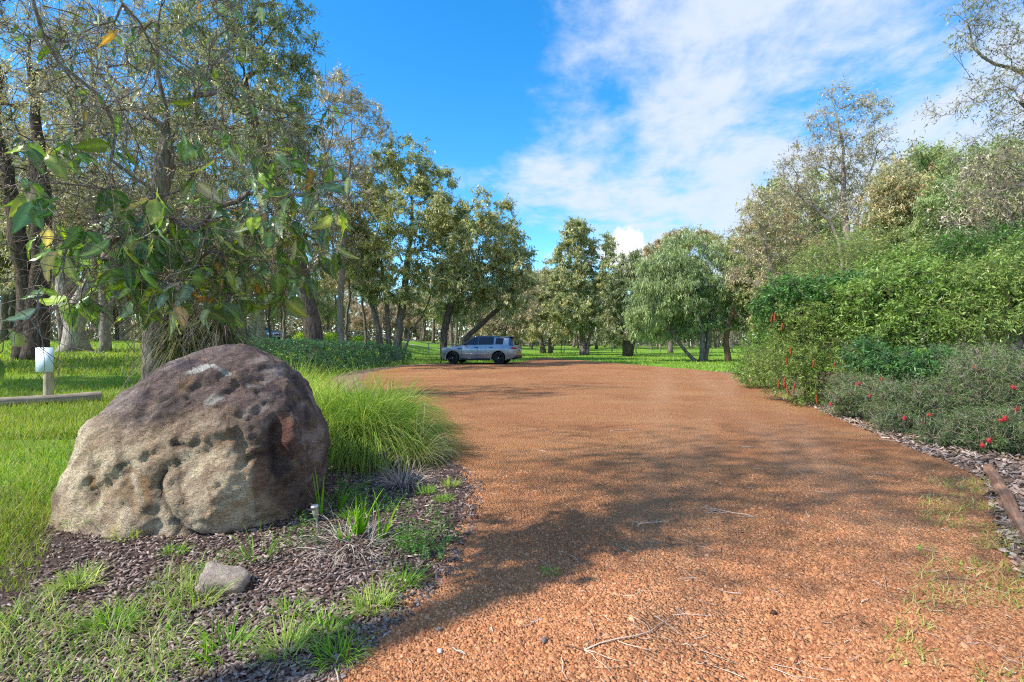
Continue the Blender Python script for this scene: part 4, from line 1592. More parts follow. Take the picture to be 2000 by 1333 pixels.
make_shrub('dense_shrub', 'dark glossy green rounded shrub overhanging the far end of the bank', (6.9, 12.2, 0.02), pxb([(1530, 590, 12.2, 55, 42), (1600, 595, 12.0, 65, 45), (1580, 640, 12.2, 60, 40), (1660, 600, 12, 60, 50)]),
           DK, M_SHRUB, M_STEM, 912, n=1656, n_leaf=12, length=0.22, leaf=(0.10, 0.034), up=0.25, shell=0.75, tip=(0.12, 0.27, 0.06), group=SH)
weep = make_shrub('bottlebrush_shrub', 'weeping bottlebrush shrub with drooping orange-red spikes at the gravel edge', (7.1, 12.0, 0.02), pxb([(1545, 690, 11.8, 60, 55), (1590, 650, 11.9, 55, 50), (1600, 720, 11.3, 48, 55), (1500, 720, 12.4, 42, 40), (1560, 750, 11.4, 45, 32), (1640, 700, 11.2, 40, 60), (1560, 625, 11.6, 45, 36)]),
                  [(0.17, 0.25, 0.045), (0.24, 0.33, 0.065), (0.11, 0.17, 0.035)], M_SHRUB, M_STEM, 913, n=2088, n_leaf=14, length=0.26, leaf=(0.075, 0.014), up=-0.5, shell=0.72, tip=(0.30, 0.40, 0.10), group=SH)
make_shrub('dense_shrub', 'light green leafy shrub at the far corner of the gravel', (7.6, 15.6, 0.02), pxb([(1480, 715, 15.6, 35, 32), (1500, 690, 16, 40, 45), (1520, 660, 16, 40, 50), (1475, 735, 15.4, 28, 18)]),
           [(0.14, 0.25, 0.045), (0.20, 0.32, 0.06), (0.09, 0.18, 0.03)], M_SHRUB, M_STEM, 914, n=1224, n_leaf=12, length=0.2, leaf=(0.085, 0.026), up=0.3, group=SH)
make_shrub('dense_shrub', 'broad bright green shrub filling the middle of the bank', (8.3, 10.9, 0.02), pxb([(1720, 600, 11, 75, 60), (1790, 570, 11.2, 80, 55), (1850, 600, 10.8, 75, 60), (1770, 640, 10.6, 90, 45), (1700, 650, 10.8, 55, 40), (1650, 615, 11.3, 50, 48), (1740, 540, 11.8, 60, 40)]),
           BR, M_SHRUB, M_STEM, 915, n=2592, n_leaf=13, length=0.24, leaf=(0.095, 0.026), up=0.4, shell=0.74, tip=(0.30, 0.42, 0.09), group=SH)
make_shrub('dense_shrub', 'large lime tipped shrub at the right edge of the picture', (9.6, 9.9, 0.02), pxb([(1930, 560, 10.2, 80, 60), (1990, 600, 9.8, 80, 60), (1900, 640, 10.0, 70, 45), (2060, 560, 10, 80, 80), (1990, 530, 10.8, 70, 40)]),
           [(0.15, 0.24, 0.045), (0.22, 0.31, 0.07), (0.09, 0.17, 0.03)], M_SHRUB, M_STEM, 916, n=2304, n_leaf=14, length=0.28, leaf=(0.09, 0.021), up=0.35, shell=0.74, tip=(0.36, 0.43, 0.13), group=SH)
make_shrub('dense_shrub', 'deep green small leaved shrub behind the lime tipped one', (11.2, 12.8, 0.02), pxb([(1880, 510, 13, 80, 40), (1960, 500, 12.6, 80, 45), (2060, 480, 12.8, 80, 60)]), [(0.075, 0.17, 0.035), (0.12, 0.24, 0.05), (0.05, 0.12, 0.025)], M_SHRUB, M_STEM, 917,
           n=1368, n_leaf=12, length=0.24, leaf=(0.085, 0.026), up=0.3, group=SH)
make_shrub('dense_shrub', 'blue-green palmate leaved shrub low between the bank and the grevilleas', (7.0, 9.3, 0.02), pxb([(1740, 720, 9.6, 50, 28), (1800, 735, 9.2, 45, 35), (1690, 700, 10, 40, 30), (1850, 715, 9.2, 40, 28)]), [(0.07, 0.17, 0.05), (0.10, 0.22, 0.06), (0.05, 0.12, 0.04)],
           M_SHRUB, M_STEM, 918, n=792, n_leaf=11, length=0.17, leaf=(0.09, 0.022), up=0.3, open_=0.9, group=SH)
gv = []
for k, (lab, lst, base, n) in enumerate([('low grey-green grevillea with red flowers where the bank meets the gravel', [(1660, 770, 9.6, 42, 32), (1710, 780, 9.0, 45, 36), (1640, 790, 9.5, 26, 20)], (6.4, 9.4, 0.02), 1000),
                                         ('spreading olive grevillea with red flowers in the middle of the front row', [(1760, 800, 8.3, 55, 40), (1820, 790, 8.0, 60, 50), (1740, 825, 8.0, 40, 24)], (6.5, 8.1, 0.02), 1300),
                                         ('tangled twiggy grevillea with red flowers at the right edge', [(1900, 770, 7.6, 60, 60), (1970, 770, 7.4, 70, 70), (1930, 720, 8.0, 60, 40), (2040, 780, 7.2, 60, 70)], (7.0, 7.4, 0.02), 1700),
                                         ('low fine leaved grevillea overhanging the pale bark at the front', [(1850, 850, 7.0, 50, 30), (1920, 850, 6.7, 55, 36), (1980, 860, 6.5, 50, 40)], (6.3, 6.8, 0.02), 1200)]):
    gv.append(make_shrub('grevillea_shrub', lab, base, pxb(lst), GG, M_SHRUB, M_STEMP, 930 + k, n=n, n_leaf=14, length=0.19, leaf=(0.060, 0.009), up=0.3, open_=0.7, shell=0.6, n_stems=90, fill=0.3, jit=0.8, tip=(0.17, 0.22, 0.08), group='grevilleas with red flowers'))

M_RED = m_plain('red_flower', (0.46, 0.030, 0.045), 0.5, 0.3, var=0.3, scale=60)
M_ORED = m_plain('orange_red_flower', (0.38, 0.075, 0.03), 0.6, 0.3, var=0.3, scale=60)


def spider_flower():
    rng = R(61)
    mb = MB()
    n = 70
    d = unit(rng.standard_normal((n, 3)) + np.array([0, 0, 0.5]))
    b = d * (0.045 + 0.03 * rng.random((n, 1)))
    b[:, 2] += 0.01
    twig_tris(mb, d * 0.006, b, 0.0042)
    for k in range(5):
        c = unit(rng.standard_normal(3)) * 0.022
        lathe(mb, [(0.001, -0.012), (0.010, 0), (0.001, 0.012)], 5, 'z', c)
    return mb.mesh('flower')


FL = spider_flower()
for (u, v, Y, gi_) in [(1722, 741, 8.55, 0), (1677, 751, 9.05, 0), (1699, 773, 8.55, 0), (1622, 790, 9.2, 0), (1766, 818, 7.6, 1), (1816, 812, 7.3, 1), (1804, 829, 7.4, 1), (1905, 720, 7.45, 2), (1979, 758, 6.8, 2), (1957, 822, 6.3, 3), (1985, 800, 6.5, 2), (1855, 886, 6.6, 3), (1920, 872, 6.15, 3), (1933, 862, 6.2, 3), (1962, 818, 6.3, 3)]:
    p = at(u, v, Y)
    rt = gv[gi_]
    o = obj('flower', FL, M_RED, rt, p - np.array(rt.location))
    o.rotation_euler = (random.Random(u).random() * 3, random.Random(v).random() * 3, u)
    o.scale = (0.95, 0.75, 0.6)


def brush_flower():
    rng = R(62)
    mb = MB()
    n = 150
    z = -0.16 * rng.random(n)
    a = rng.random(n) * 6.28
    p = np.stack([0 * z, 0 * z, z], 1)
    d = np.stack([np.cos(a), np.sin(a), -0.25 + 0 * a], 1)
    twig_tris(mb, p, p + d * 0.032, 0.005)
    tube(mb, [(0, 0, 0.03), (0, 0, -0.17)], [0.006, 0.008], 5)
    return mb.mesh('flower_spike')


BF = brush_flower()
for (u, v, Y) in [(1514, 612, 11.4), (1528, 634, 11.4), (1536, 700, 11.2), (1532, 740, 11.0), (1552, 750, 10.9), (1522, 742, 11.2), (1594, 772, 10.7), (1630, 710, 10.7), (1545, 680, 11.1), (1508, 616, 11.5), (1537, 755, 10.9), (1590, 705, 10.8)]:
    p = at(u, v, Y)
    o = obj('flower_spike', BF, M_ORED, weep, p - np.array(weep.location))
    o.scale = (0.85, 0.85, 0.9 + 0.3 * ((u * 7) % 5) / 5)
    o.rotation_euler = (0.15 * math.sin(u), 0.15 * math.cos(u), 0)

# far small bright shrubs at the fence
for k, (u, lab) in enumerate([(590, 'small lime green bush behind the leaning trunk'), (648, 'small lime green bush right of the leaning trunk'), (702, 'small lime green bush by the far fence between thin trunks')]):
    Yp = 46.0
    x = (u - 1000) / FPX * Yp
    g = float(tz(x, Yp))
    make_shrub('lime_bush', lab, (x, Yp, g), [(x, Yp, g + 0.35, 0.75, 0.6, 0.5)], [(0.36, 0.50, 0.03), (0.46, 0.56, 0.05)], M_SHRUB, M_STEM, 950 + k, n=260, n_leaf=8, length=0.2, leaf=(0.14, 0.05), woody=False, group='lime bushes by the fence')


# ------------------------------------------------------------------ trees
BK_GREY = m_bark('grey_bark', (0.085, 0.068, 0.058), (0.26, 0.215, 0.185), 1.0, 0.05)
BK_DARK = m_bark('dark_bark', (0.045, 0.034, 0.030), (0.15, 0.115, 0.095), 1.0, 0.07)
BK_PALE = m_bark('pale_bark', (0.24, 0.20, 0.17), (0.50, 0.44, 0.38), 1.0, 0.05, (0.20, 0.16, 0.13))
BK_RED = m_bark('red_brown_bark', (0.085, 0.045, 0.030), (0.20, 0.115, 0.075), 1.0, 0.06)
BK_TWIG = m_bark('twiggy_bark', (0.15, 0.115, 0.10), (0.32, 0.26, 0.235), 1.0, 0.03)
OLIVE = [(0.125, 0.140, 0.062), (0.185, 0.195, 0.095), (0.085, 0.105, 0.045), (0.24, 0.225, 0.12)]
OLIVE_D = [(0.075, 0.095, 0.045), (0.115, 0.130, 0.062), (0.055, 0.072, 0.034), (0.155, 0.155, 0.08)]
GREYB = [(0.155, 0.145, 0.095), (0.20, 0.18, 0.125), (0.11, 0.105, 0.07), (0.22, 0.175, 0.13)]
GREEN = [(0.100, 0.140, 0.050), (0.145, 0.185, 0.07), (0.075, 0.105, 0.038), (0.18, 0.205, 0.09)]
WEEP = [(0.115, 0.150, 0.062), (0.160, 0.195, 0.085), (0.085, 0.115, 0.048)]
RUSTY = [(0.22, 0.165, 0.085), (0.165, 0.14, 0.075), (0.27, 0.18, 0.10), (0.13, 0.125, 0.065)]
WOOD = 'gum trees standing round the drive'

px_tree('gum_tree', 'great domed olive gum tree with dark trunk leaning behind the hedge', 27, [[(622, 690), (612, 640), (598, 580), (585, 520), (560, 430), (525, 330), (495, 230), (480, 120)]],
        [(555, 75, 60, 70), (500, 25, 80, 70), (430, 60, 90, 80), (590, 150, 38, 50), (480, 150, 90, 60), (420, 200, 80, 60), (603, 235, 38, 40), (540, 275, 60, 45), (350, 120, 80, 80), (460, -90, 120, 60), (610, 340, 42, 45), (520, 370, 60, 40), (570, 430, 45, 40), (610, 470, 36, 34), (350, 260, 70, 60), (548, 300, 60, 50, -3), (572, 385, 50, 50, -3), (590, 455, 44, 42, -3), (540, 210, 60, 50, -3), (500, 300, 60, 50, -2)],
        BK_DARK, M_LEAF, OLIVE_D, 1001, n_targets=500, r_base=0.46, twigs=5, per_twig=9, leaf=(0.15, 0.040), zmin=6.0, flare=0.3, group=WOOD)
px_tree('gum_tree', 'slim grey gum tree standing right behind the boulder', 11.5, [[(303, 735), (304, 660), (302, 600), (296, 520), (302, 400), (320, 250), (300, 100), (310, -60)], [(303, 700), (312, 600), (335, 560), (352, 470), (380, 330)]],
        [(240, 300, 110, 90), (340, 170, 110, 90), (200, 130, 110, 90), (400, 320, 70, 60), (300, 0, 150, 80), (150, 230, 70, 60), (440, 190, 60, 60)], BK_GREY, M_LEAF, GREYB, 1002, n_targets=200, r_base=0.27, r_tip=0.006, twigs=12, twig_len=0.6, per_twig=3,
        leaf=(0.075, 0.018), zmin=2.2, flare=0.25, upright=0.05, bare=0.45, seg=0.4, jit=0.12, group=WOOD)
px_tree('gum_tree', 'dark twin-stemmed gum tree at the left edge of the lawn', 24, [[(68, 700), (70, 640), (70, 560), (74, 480), (76, 380), (62, 250), (50, 100)], [(45, 702), (46, 640), (42, 560), (36, 480), (16, 380), (-10, 250)], [(84, 690), (90, 600), (86, 500), (95, 420)]],
        [(60, 240, 100, 80), (10, 120, 110, 80), (130, 340, 70, 60), (150, 200, 80, 60), (0, 350, 60, 50), (60, 30, 140, 70), (200, 280, 50, 50), (-40, 240, 80, 80)], BK_DARK, M_LEAF, GREYB, 1003, n_targets=260, r_base=0.48, r_tip=0.013, twigs=10, per_twig=4,
        leaf=(0.12, 0.032), zmin=5.0, bare=0.45, flare=0.2, group=WOOD)
px_tree('gum_tree', 'old gum tree with pale flared trunk and dark hollow on the lawn', 32, [[(146, 683), (148, 665), (146, 640), (138, 600), (126, 555), (118, 500), (110, 430)], [(146, 620), (160, 590), (175, 560), (190, 500)]],
        [(110, 420, 90, 50), (50, 470, 70, 40), (200, 470, 70, 50), (150, 340, 80, 60), (250, 420, 60, 50), (60, 550, 50, 30), (215, 540, 45, 30)], BK_PALE, M_LEAF, GREYB, 1004, n_targets=200, r_base=0.50, twigs=6, per_twig=6, leaf=(0.16, 0.045), zmin=4.0, flare=1.1, bare=0.25, group=WOOD)
px_tree('gum_tree', 'greyish open-crowned gum tree behind the dome of the leaning one', 36, [[(668, 688), (665, 600), (672, 500), (682, 400), (692, 280)], [(672, 660), (685, 600), (700, 520)]],
        [(705, 235, 48, 40), (665, 195, 38, 42), (735, 258, 24, 22), (690, 320, 50, 40), (650, 300, 42, 50), (640, 390, 50, 45), (700, 390, 42, 40), (660, 470, 45, 40), (640, 150, 25, 20)], BK_TWIG, M_LEAF, GREYB, 1005, n_targets=260, r_base=0.24, r_tip=0.012, twigs=6, per_twig=6,
        leaf=(0.15, 0.042), zmin=5, bare=0.25, group=WOOD)
px_tree('gum_tree', 'big many-stemmed olive gum tree left of the parked car', 38, [[(776, 700), (780, 640), (790, 560), (802, 450), (802, 340)], [(764, 699), (757, 630), (750, 560), (735, 450)], [(748, 698), (740, 640), (722, 580), (702, 480)], [(786, 699), (800, 655), (830, 605), (855, 530)]],
        [(800, 310, 48, 36), (750, 345, 52, 42), (850, 370, 44, 42), (800, 410, 85, 55), (728, 430, 46, 55), (868, 450, 46, 44), (780, 500, 85, 48), (860, 530, 55, 44), (715, 540, 38, 40), (830, 590, 55, 26), (700, 490, 36, 46), (760, 575, 45, 28), (690, 420, 36, 40)],
        BK_GREY, M_LEAF, OLIVE, 1006, n_targets=420, r_base=0.32, twigs=5, per_twig=9, leaf=(0.201, 0.060), zmin=2.6, group=WOOD)
px_tree('gum_tree', 'gum tree with a curved stem sweeping right over the parked car', 37.5, [[(870, 707), (866, 665), (875, 615), (890, 560), (905, 470)], [(892, 706), (906, 668), (940, 632), (985, 592), (1005, 540)]],
        [(950, 415, 45, 34), (985, 475, 34, 40), (930, 475, 55, 45), (1002, 520, 36, 38), (955, 555, 48, 36), (905, 540, 45, 42), (915, 605, 38, 26), (990, 585, 36, 30), (885, 440, 36, 36), (1020, 560, 20, 26)],
        BK_DARK, M_LEAF, OLIVE, 1007, n_targets=330, r_base=0.27, twigs=5, per_twig=9, leaf=(0.195, 0.056), zmin=2.5, group=WOOD)
px_tree('gum_tree', 'twiggy grey-brown gum tree behind the roof of the parked car', 50, [[(985, 700), (984, 650), (988, 600), (1000, 540)], [(932, 700), (934, 640), (940, 590)], [(952, 700), (962, 640), (1005, 600)]],
        [(1000, 600, 45, 36), (960, 640, 40, 20), (1030, 610, 24, 36), (1035, 560, 20, 22), (1000, 650, 35, 18), (935, 600, 30, 30)], BK_GREY, M_LEAF, GREYB, 1008, n_targets=190, r_base=0.3, twigs=6, per_twig=7, leaf=(0.20, 0.055), zmin=2.0, bare=0.15, group=WOOD)
px_tree('gum_tree', 'tall slim gum tree in the centre with layered narrow crown', 54, [[(1140, 697), (1138, 650), (1135, 600), (1132, 540), (1128, 450)], [(1146, 697), (1151, 660), (1166, 620), (1180, 560), (1182, 490)]],
        [(1125, 458, 26, 24), (1112, 500, 26, 32), (1142, 492, 22, 32), (1176, 485, 24, 26), (1190, 540, 26, 36), (1150, 545, 34, 28), (1110, 555, 30, 34), (1122, 610, 40, 30), (1180, 600, 28, 34), (1100, 640, 34, 20), (1088, 595, 26, 34), (1160, 640, 26, 16)],
        BK_TWIG, M_LEAF, OLIVE, 1009, n_targets=330, r_base=0.34, twigs=5, per_twig=9, leaf=(0.248, 0.073), zmin=2.8, group=WOOD)
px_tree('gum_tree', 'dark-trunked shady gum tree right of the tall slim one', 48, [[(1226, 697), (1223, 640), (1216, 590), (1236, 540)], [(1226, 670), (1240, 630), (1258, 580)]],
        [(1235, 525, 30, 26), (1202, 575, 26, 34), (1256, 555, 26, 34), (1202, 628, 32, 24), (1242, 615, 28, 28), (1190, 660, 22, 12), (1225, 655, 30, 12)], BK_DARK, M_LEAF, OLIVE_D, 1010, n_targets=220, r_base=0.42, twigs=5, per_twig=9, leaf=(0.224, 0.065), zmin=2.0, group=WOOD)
px_tree('gum_tree', 'bushy khaki tree with foliage almost to the ground behind the car tail', 60, [[(1075, 695), (1075, 650), (1078, 580)], [(1062, 694), (1052, 640), (1045, 590)], [(1096, 694), (1098, 650)]],
        [(1060, 560, 30, 30), (1078, 525, 22, 18), (1050, 605, 30, 34), (1090, 645, 26, 22), (1030, 585, 22, 34), (1042, 650, 28, 20), (1075, 610, 28, 30)], BK_GREY, M_LEAF, [(0.17, 0.165, 0.085), (0.22, 0.205, 0.11), (0.13, 0.13, 0.065)], 1011, n_targets=230, r_base=0.3, twigs=5, per_twig=9,
        leaf=(0.23, 0.065), zmin=1.2, group=WOOD)
px_tree('weeping_tree', 'feathery weeping green tree on the verge right of centre', 36, [[(1370, 709), (1372, 665), (1360, 605), (1340, 540)], [(1376, 709), (1386, 655), (1400, 585)], [(1366, 709), (1338, 684), (1312, 645), (1292, 600)], [(1380, 709), (1392, 680), (1400, 640)]],
        [(1340, 485, 46, 28), (1300, 525, 42, 36), (1268, 585, 36, 40), (1340, 560, 65, 45), (1400, 515, 46, 36), (1402, 585, 46, 40), (1290, 635, 44, 26), (1360, 630, 55, 24), (1248, 625, 18, 34), (1430, 605, 24, 34)],
        BK_GREY, M_LEAF, WEEP, 1012, n_targets=360, r_base=0.2, twigs=6, twig_len=0.9, per_twig=10, leaf=(0.22, 0.032), droop=1.5, zmin=2.0, upright=-0.35, group=WOOD)
px_tree('gum_tree', 'gum tree with straight red-brown trunk and broken stub beside the weeping tree', 35.5, [[(1423, 711), (1421, 668), (1425, 630), (1442, 575), (1450, 510)], [(1422, 664), (1416, 648), (1408, 632)]],
        [(1450, 555, 32, 36), (1440, 495, 36, 36), (1472, 610, 28, 36), (1480, 560, 26, 30)], BK_RED, M_LEAF, OLIVE, 1013, n_targets=170, r_base=0.21, twigs=5, per_twig=9, leaf=(0.17, 0.045), zmin=2.2, flare=0.15, group=WOOD)
px_tree('gum_tree', 'rust-tipped gum tree showing above the weeping tree', 62, [[(1310, 694), (1310, 600), (1312, 480)]], [(1310, 480, 32, 22), (1280, 502, 24, 22), (1342, 468, 32, 18), (1252, 535, 22, 22), (1380, 470, 26, 18), (1290, 540, 34, 26)], BK_GREY, M_LEAF, RUSTY, 1014, n_targets=210, r_base=0.3,
        twigs=5, per_twig=8, leaf=(0.23, 0.065), zmin=6, group=WOOD)
px_tree('gum_tree', 'tall sparse gum tree with pale bare limbs against the cloud', 27, [[(1660, 712), (1658, 560), (1655, 470), (1656, 400), (1652, 300), (1642, 200)], [(1668, 712), (1672, 490), (1692, 390), (1722, 300)], [(1656, 560), (1640, 470), (1600, 410), (1560, 370)]],
        [(1640, 200, 28, 30), (1690, 222, 34, 28), (1605, 250, 34, 24), (1718, 275, 24, 26), (1565, 315, 38, 32), (1640, 295, 55, 42), (1698, 335, 44, 36), (1550, 375, 40, 24), (1620, 385, 65, 42), (1690, 405, 46, 34), (1530, 330, 20, 20)],
        BK_TWIG, M_LEAF, GREYB, 1015, n_targets=380, r_base=0.19, r_tip=0.009, twigs=6, twig_len=0.6, per_twig=3, leaf=(0.12, 0.034), zmin=6.0, bare=0.25, upright=0.5, group=WOOD)
px_tree('gum_tree', 'brown twiggy gum tree with half bare crown left of the sparse one', 31, [[(1522, 710), (1516, 600), (1500, 500), (1482, 425)], [(1530, 710), (1545, 560), (1570, 480)]],
        [(1480, 405, 32, 24), (1512, 425, 46, 34), (1460, 470, 28, 36), (1522, 485, 55, 36), (1470, 535, 36, 36), (1555, 455, 36, 36), (1540, 540, 55, 36), (1590, 500, 40, 36)], BK_TWIG, M_LEAF, RUSTY + GREYB, 1016, n_targets=300, r_base=0.25, r_tip=0.011, twigs=7, per_twig=4,
        leaf=(0.13, 0.036), zmin=3, bare=0.35, group=WOOD)
px_tree('gum_tree', 'russet olive gum tree behind the yellow-green shrub', 22, [[(1762, 720), (1756, 560), (1750, 450), (1762, 380)], [(1768, 720), (1790, 560), (1810, 420)]],
        [(1780, 350, 55, 36), (1740, 390, 36, 36), (1805, 318, 36, 24), (1752, 450, 46, 36), (1812, 405, 46, 46), (1720, 440, 34, 34), (1790, 470, 44, 30)], BK_GREY, M_LEAF, RUSTY + OLIVE, 1017, n_targets=250, r_base=0.22, r_tip=0.010, twigs=6, per_twig=8, leaf=(0.125, 0.034), zmin=3, group=WOOD)
px_tree('wattle_tree', 'soft mid-green wattle tree rising over the bank of shrubs', 19, [[(1882, 740), (1880, 560), (1870, 440), (1860, 350)], [(1895, 740), (1920, 560), (1950, 420)]],
        [(1830, 308, 36, 20), (1880, 340, 46, 34), (1850, 400, 55, 45), (1930, 320, 55, 34), (1900, 450, 65, 45), (1965, 395, 55, 55), (1830, 465, 55, 36), (2010, 330, 50, 40)], BK_GREY, M_LEAF, GREEN, 1018, n_targets=330, r_base=0.2, r_tip=0.008, twigs=6, twig_len=0.5, per_twig=9,
        leaf=(0.11, 0.024), zmin=2.5, group=WOOD)
px_tree('gum_tree', 'bare-twigged gum branch tree reaching in from the right edge of the sky', 9.5, [[(2230, 800), (2210, 600), (2190, 430), (2150, 330), (2060, 235), (1990, 215), (1920, 212), (1850, 225)], [(2190, 430), (2130, 230), (2020, 130), (1950, 100), (1900, 50)], [(2200, 500), (2100, 420), (2000, 385), (1930, 350), (1880, 345)], [(2150, 330), (2140, 100), (2080, -40), (1980, -60)]],
        [(1885, 40, 38, 28), (1955, 60, 52, 42), (1990, 115, 36, 34), (1862, 108, 28, 20), (1842, 220, 40, 18), (1930, 185, 46, 34), (1982, 232, 36, 32), (1940, 262, 60, 22), (1960, 345, 55, 34), (1930, 395, 36, 24), (2060, 150, 60, 80), (2080, 300, 60, 60), (2000, -40, 80, 40), (1905, 10, 36, 20), (1900, 300, 36, 18)],
        BK_TWIG, M_LEAF, [(0.10, 0.105, 0.045), (0.15, 0.14, 0.065), (0.07, 0.08, 0.03)], 1019, n_targets=300, r_base=0.10, r_tip=0.0040, twigs=7, twig_len=0.36, per_twig=3, leaf=(0.062, 0.014), zmin=2.5, bare=0.62, down=0.4, upright=0.1, seg=0.3, jit=0.10, spread=1.2, group=WOOD)
px_tree('gum_tree', 'grey tangled dead-looking shrub tree at the right edge behind the bank', 14, [[(1980, 770), (1975, 600), (1960, 480), (1950, 400)], [(1995, 770), (2010, 560), (2030, 420)]], [(1900, 370, 46, 30), (1960, 330, 55, 30), (1940, 420, 60, 40), (2010, 380, 50, 50), (1890, 430, 36, 30), (1985, 480, 50, 30)],
        BK_TWIG, M_LEAF, GREYB, 1020, n_targets=190, r_base=0.16, r_tip=0.007, twigs=8, twig_len=0.5, per_twig=3, leaf=(0.10, 0.026), zmin=2.0, bare=0.5, jit=0.12, seg=0.4, group=WOOD)

px_tree('gum_tree', 'tall twiggy grey gum tree filling the sky behind the twin-stemmed one', 31, [[(205, 690), (206, 600), (200, 500), (190, 380), (200, 240), (190, 120)], [(208, 640), (225, 520), (250, 400), (270, 280)]],
        [(180, 80, 90, 60), (100, 130, 70, 60), (250, 150, 80, 70), (200, 230, 90, 60), (120, 280, 80, 60), (280, 300, 70, 60), (190, 360, 90, 50), (330, 60, 80, 60), (60, 60, 90, 60), (100, 400, 70, 40), (270, 420, 70, 40)], BK_TWIG, M_LEAF, GREYB, 1021, n_targets=400, r_base=0.30, r_tip=0.014, twigs=11,
        per_twig=4, leaf=(0.13, 0.036), zmin=5.0, bare=0.45, group=WOOD)
px_tree('gum_tree', 'grey-green gum tree between the slim gum and the domed one', 34, [[(420, 690), (424, 600), (415, 500), (400, 400), (405, 300)], [(424, 640), (445, 540), (470, 450)]],
        [(400, 330, 80, 60), (460, 420, 70, 50), (350, 400, 70, 60), (420, 480, 80, 40), (330, 300, 60, 60), (480, 330, 60, 50), (500, 480, 50, 40), (360, 520, 60, 36), (450, 250, 70, 50)], BK_TWIG, M_LEAF, GREYB + OLIVE, 1022, n_targets=300, r_base=0.28, r_tip=0.012, twigs=7,
        per_twig=6, leaf=(0.16, 0.044), zmin=4.0, bare=0.2, group=WOOD)

# slender trees between the hedge and the paddock
SL = [(712, 44, 'slim dark sapling left of the many-stemmed gum'), (735, 47, 'slim bent sapling beside the many-stemmed gum'), (680, 42, 'straight slim gum stem right of the leaning trunk'), (655, 50, 'thin forked gum right of the leaning trunk'), (552, 44, 'thin gum seen left of the leaning trunk'), (530, 52, 'thin gum above the distant blue car')]
SLR = []
for k, (u, Y, lab) in enumerate(SL):
    if k < 2:
        t = px_tree('slender_gum', lab, Y, [[(u, 690), (u + 3, 640), (u - 4, 590), (u + 6, 530)], [(u + 1, 660), (u + 14, 610), (u + 20, 560)]], [(u, 520, 24, 24), (u + 16, 550, 20, 24), (u - 16, 560, 18, 22), (u + 8, 490, 16, 18)],
                    BK_GREY, M_LEAF, GREYB, 1030 + k, n_targets=90, r_base=0.13, r_tip=0.012, twigs=5, per_twig=6, leaf=(0.16, 0.045), zmin=3.5, group='slender gums behind the hedge')
        SLR.append(t)
    else:
        x = (u - 1000) / FPX * Y
        copy_tree(SLR[k % 2], (x, Y, float(tz(x, Y)) - 0.1), k * 1.9, (1, 1, 0.9 + 0.1 * (k % 3)), lab, 'slender gums behind the hedge')

# distant woodland: a few kinds, copied
FARK = []
for k, (pal, bk, bare) in enumerate([(GREYB, BK_GREY, 0.25), (OLIVE, BK_GREY, 0.1), ([(0.20, 0.155, 0.13), (0.24, 0.19, 0.15), (0.16, 0.13, 0.10)], BK_TWIG, 0.3), (OLIVE_D, BK_DARK, 0.1), (GREYB, BK_PALE, 0.35)]):
    rng = R(1100 + k)
    X0, Y0 = [(-62, 78), (-30, 84), (-19, 92), (14, 88), (-50, 66)][k]
    g = float(tz(X0, Y0))
    H = [15, 13, 10, 12, 16][k]
    b = np.array([X0, Y0, g - 0.1])
    stems = []
    for j in range(1 + (k in (0, 2, 4)) * 2):
        dx, dy_ = rng.standard_normal(2) * 0.9
        stems.append(np.array([b + [dx * 0.3, dy_ * 0.3, 0], b + [dx * 0.7, dy_ * 0.7, H * 0.3], b + [dx * 1.6, dy_ * 1.6, H * 0.65]]))
    cl = [(X0 + rng.standard_normal() * H * 0.14, Y0 + rng.standard_normal() * H * 0.14, g + H * (0.35 + 0.6 * rng.random()), H * 0.15, H * 0.15, H * 0.11) for _ in range(9)]
    lab = ['grey woodland gum tree at the far side of the lawn', 'olive woodland gum tree beyond the far fence', 'bare pinkish-brown winter tree in the far paddock', 'dark woodland tree behind the centre trees', 'pale-stemmed woodland gum tree deep in the shade of the left wood'][k]
    FARK.append(make_tree('woodland_tree', lab, b, stems, cl, bk, M_LEAF, pal, 1120 + k, n_targets=150, r_base=0.26 if k != 2 else 0.16, r_tip=0.018, twigs=6, twig_len=0.9, per_twig=5, leaf=(0.30, 0.085), zmin=g + H * 0.22, bare=bare, group='distant woodland'))
rng = R(1200)
FAR = []
for u in np.arange(-60, 540, 30):                                     # wood at the far side of the left lawn
    FAR.append((u + rng.standard_normal() * 10, 46 + 40 * rng.random(), [0, 4, 3, 0, 4][rng.integers(5)]))
for u in np.arange(540, 1010, 26):
    FAR.append((u + rng.standard_normal() * 8, 80 + 45 * rng.random(), [2, 1, 2, 0][rng.integers(4)]))
for u in np.arange(1000, 1480, 22):
    FAR.append((u + rng.standard_normal() * 8, 74 + 40 * rng.random(), [1, 3, 2, 1, 3][rng.integers(5)]))
for u in np.arange(1470, 2050, 48):
    FAR.append((u + rng.standard_normal() * 10, 36 + 22 * rng.random(), [1, 3, 1][rng.integers(3)]))
ZN = {0: 'grey woodland gum trees', 1: 'olive woodland gum trees', 2: 'pinkish-brown bare winter trees', 3: 'dark shady woodland trees', 4: 'pale-stemmed woodland gums'}
ORD = ['first', 'second', 'third', 'fourth', 'fifth', 'sixth', 'seventh', 'eighth', 'ninth', 'tenth', 'eleventh', 'twelfth', 'thirteenth', 'fourteenth']
SEENK = {}
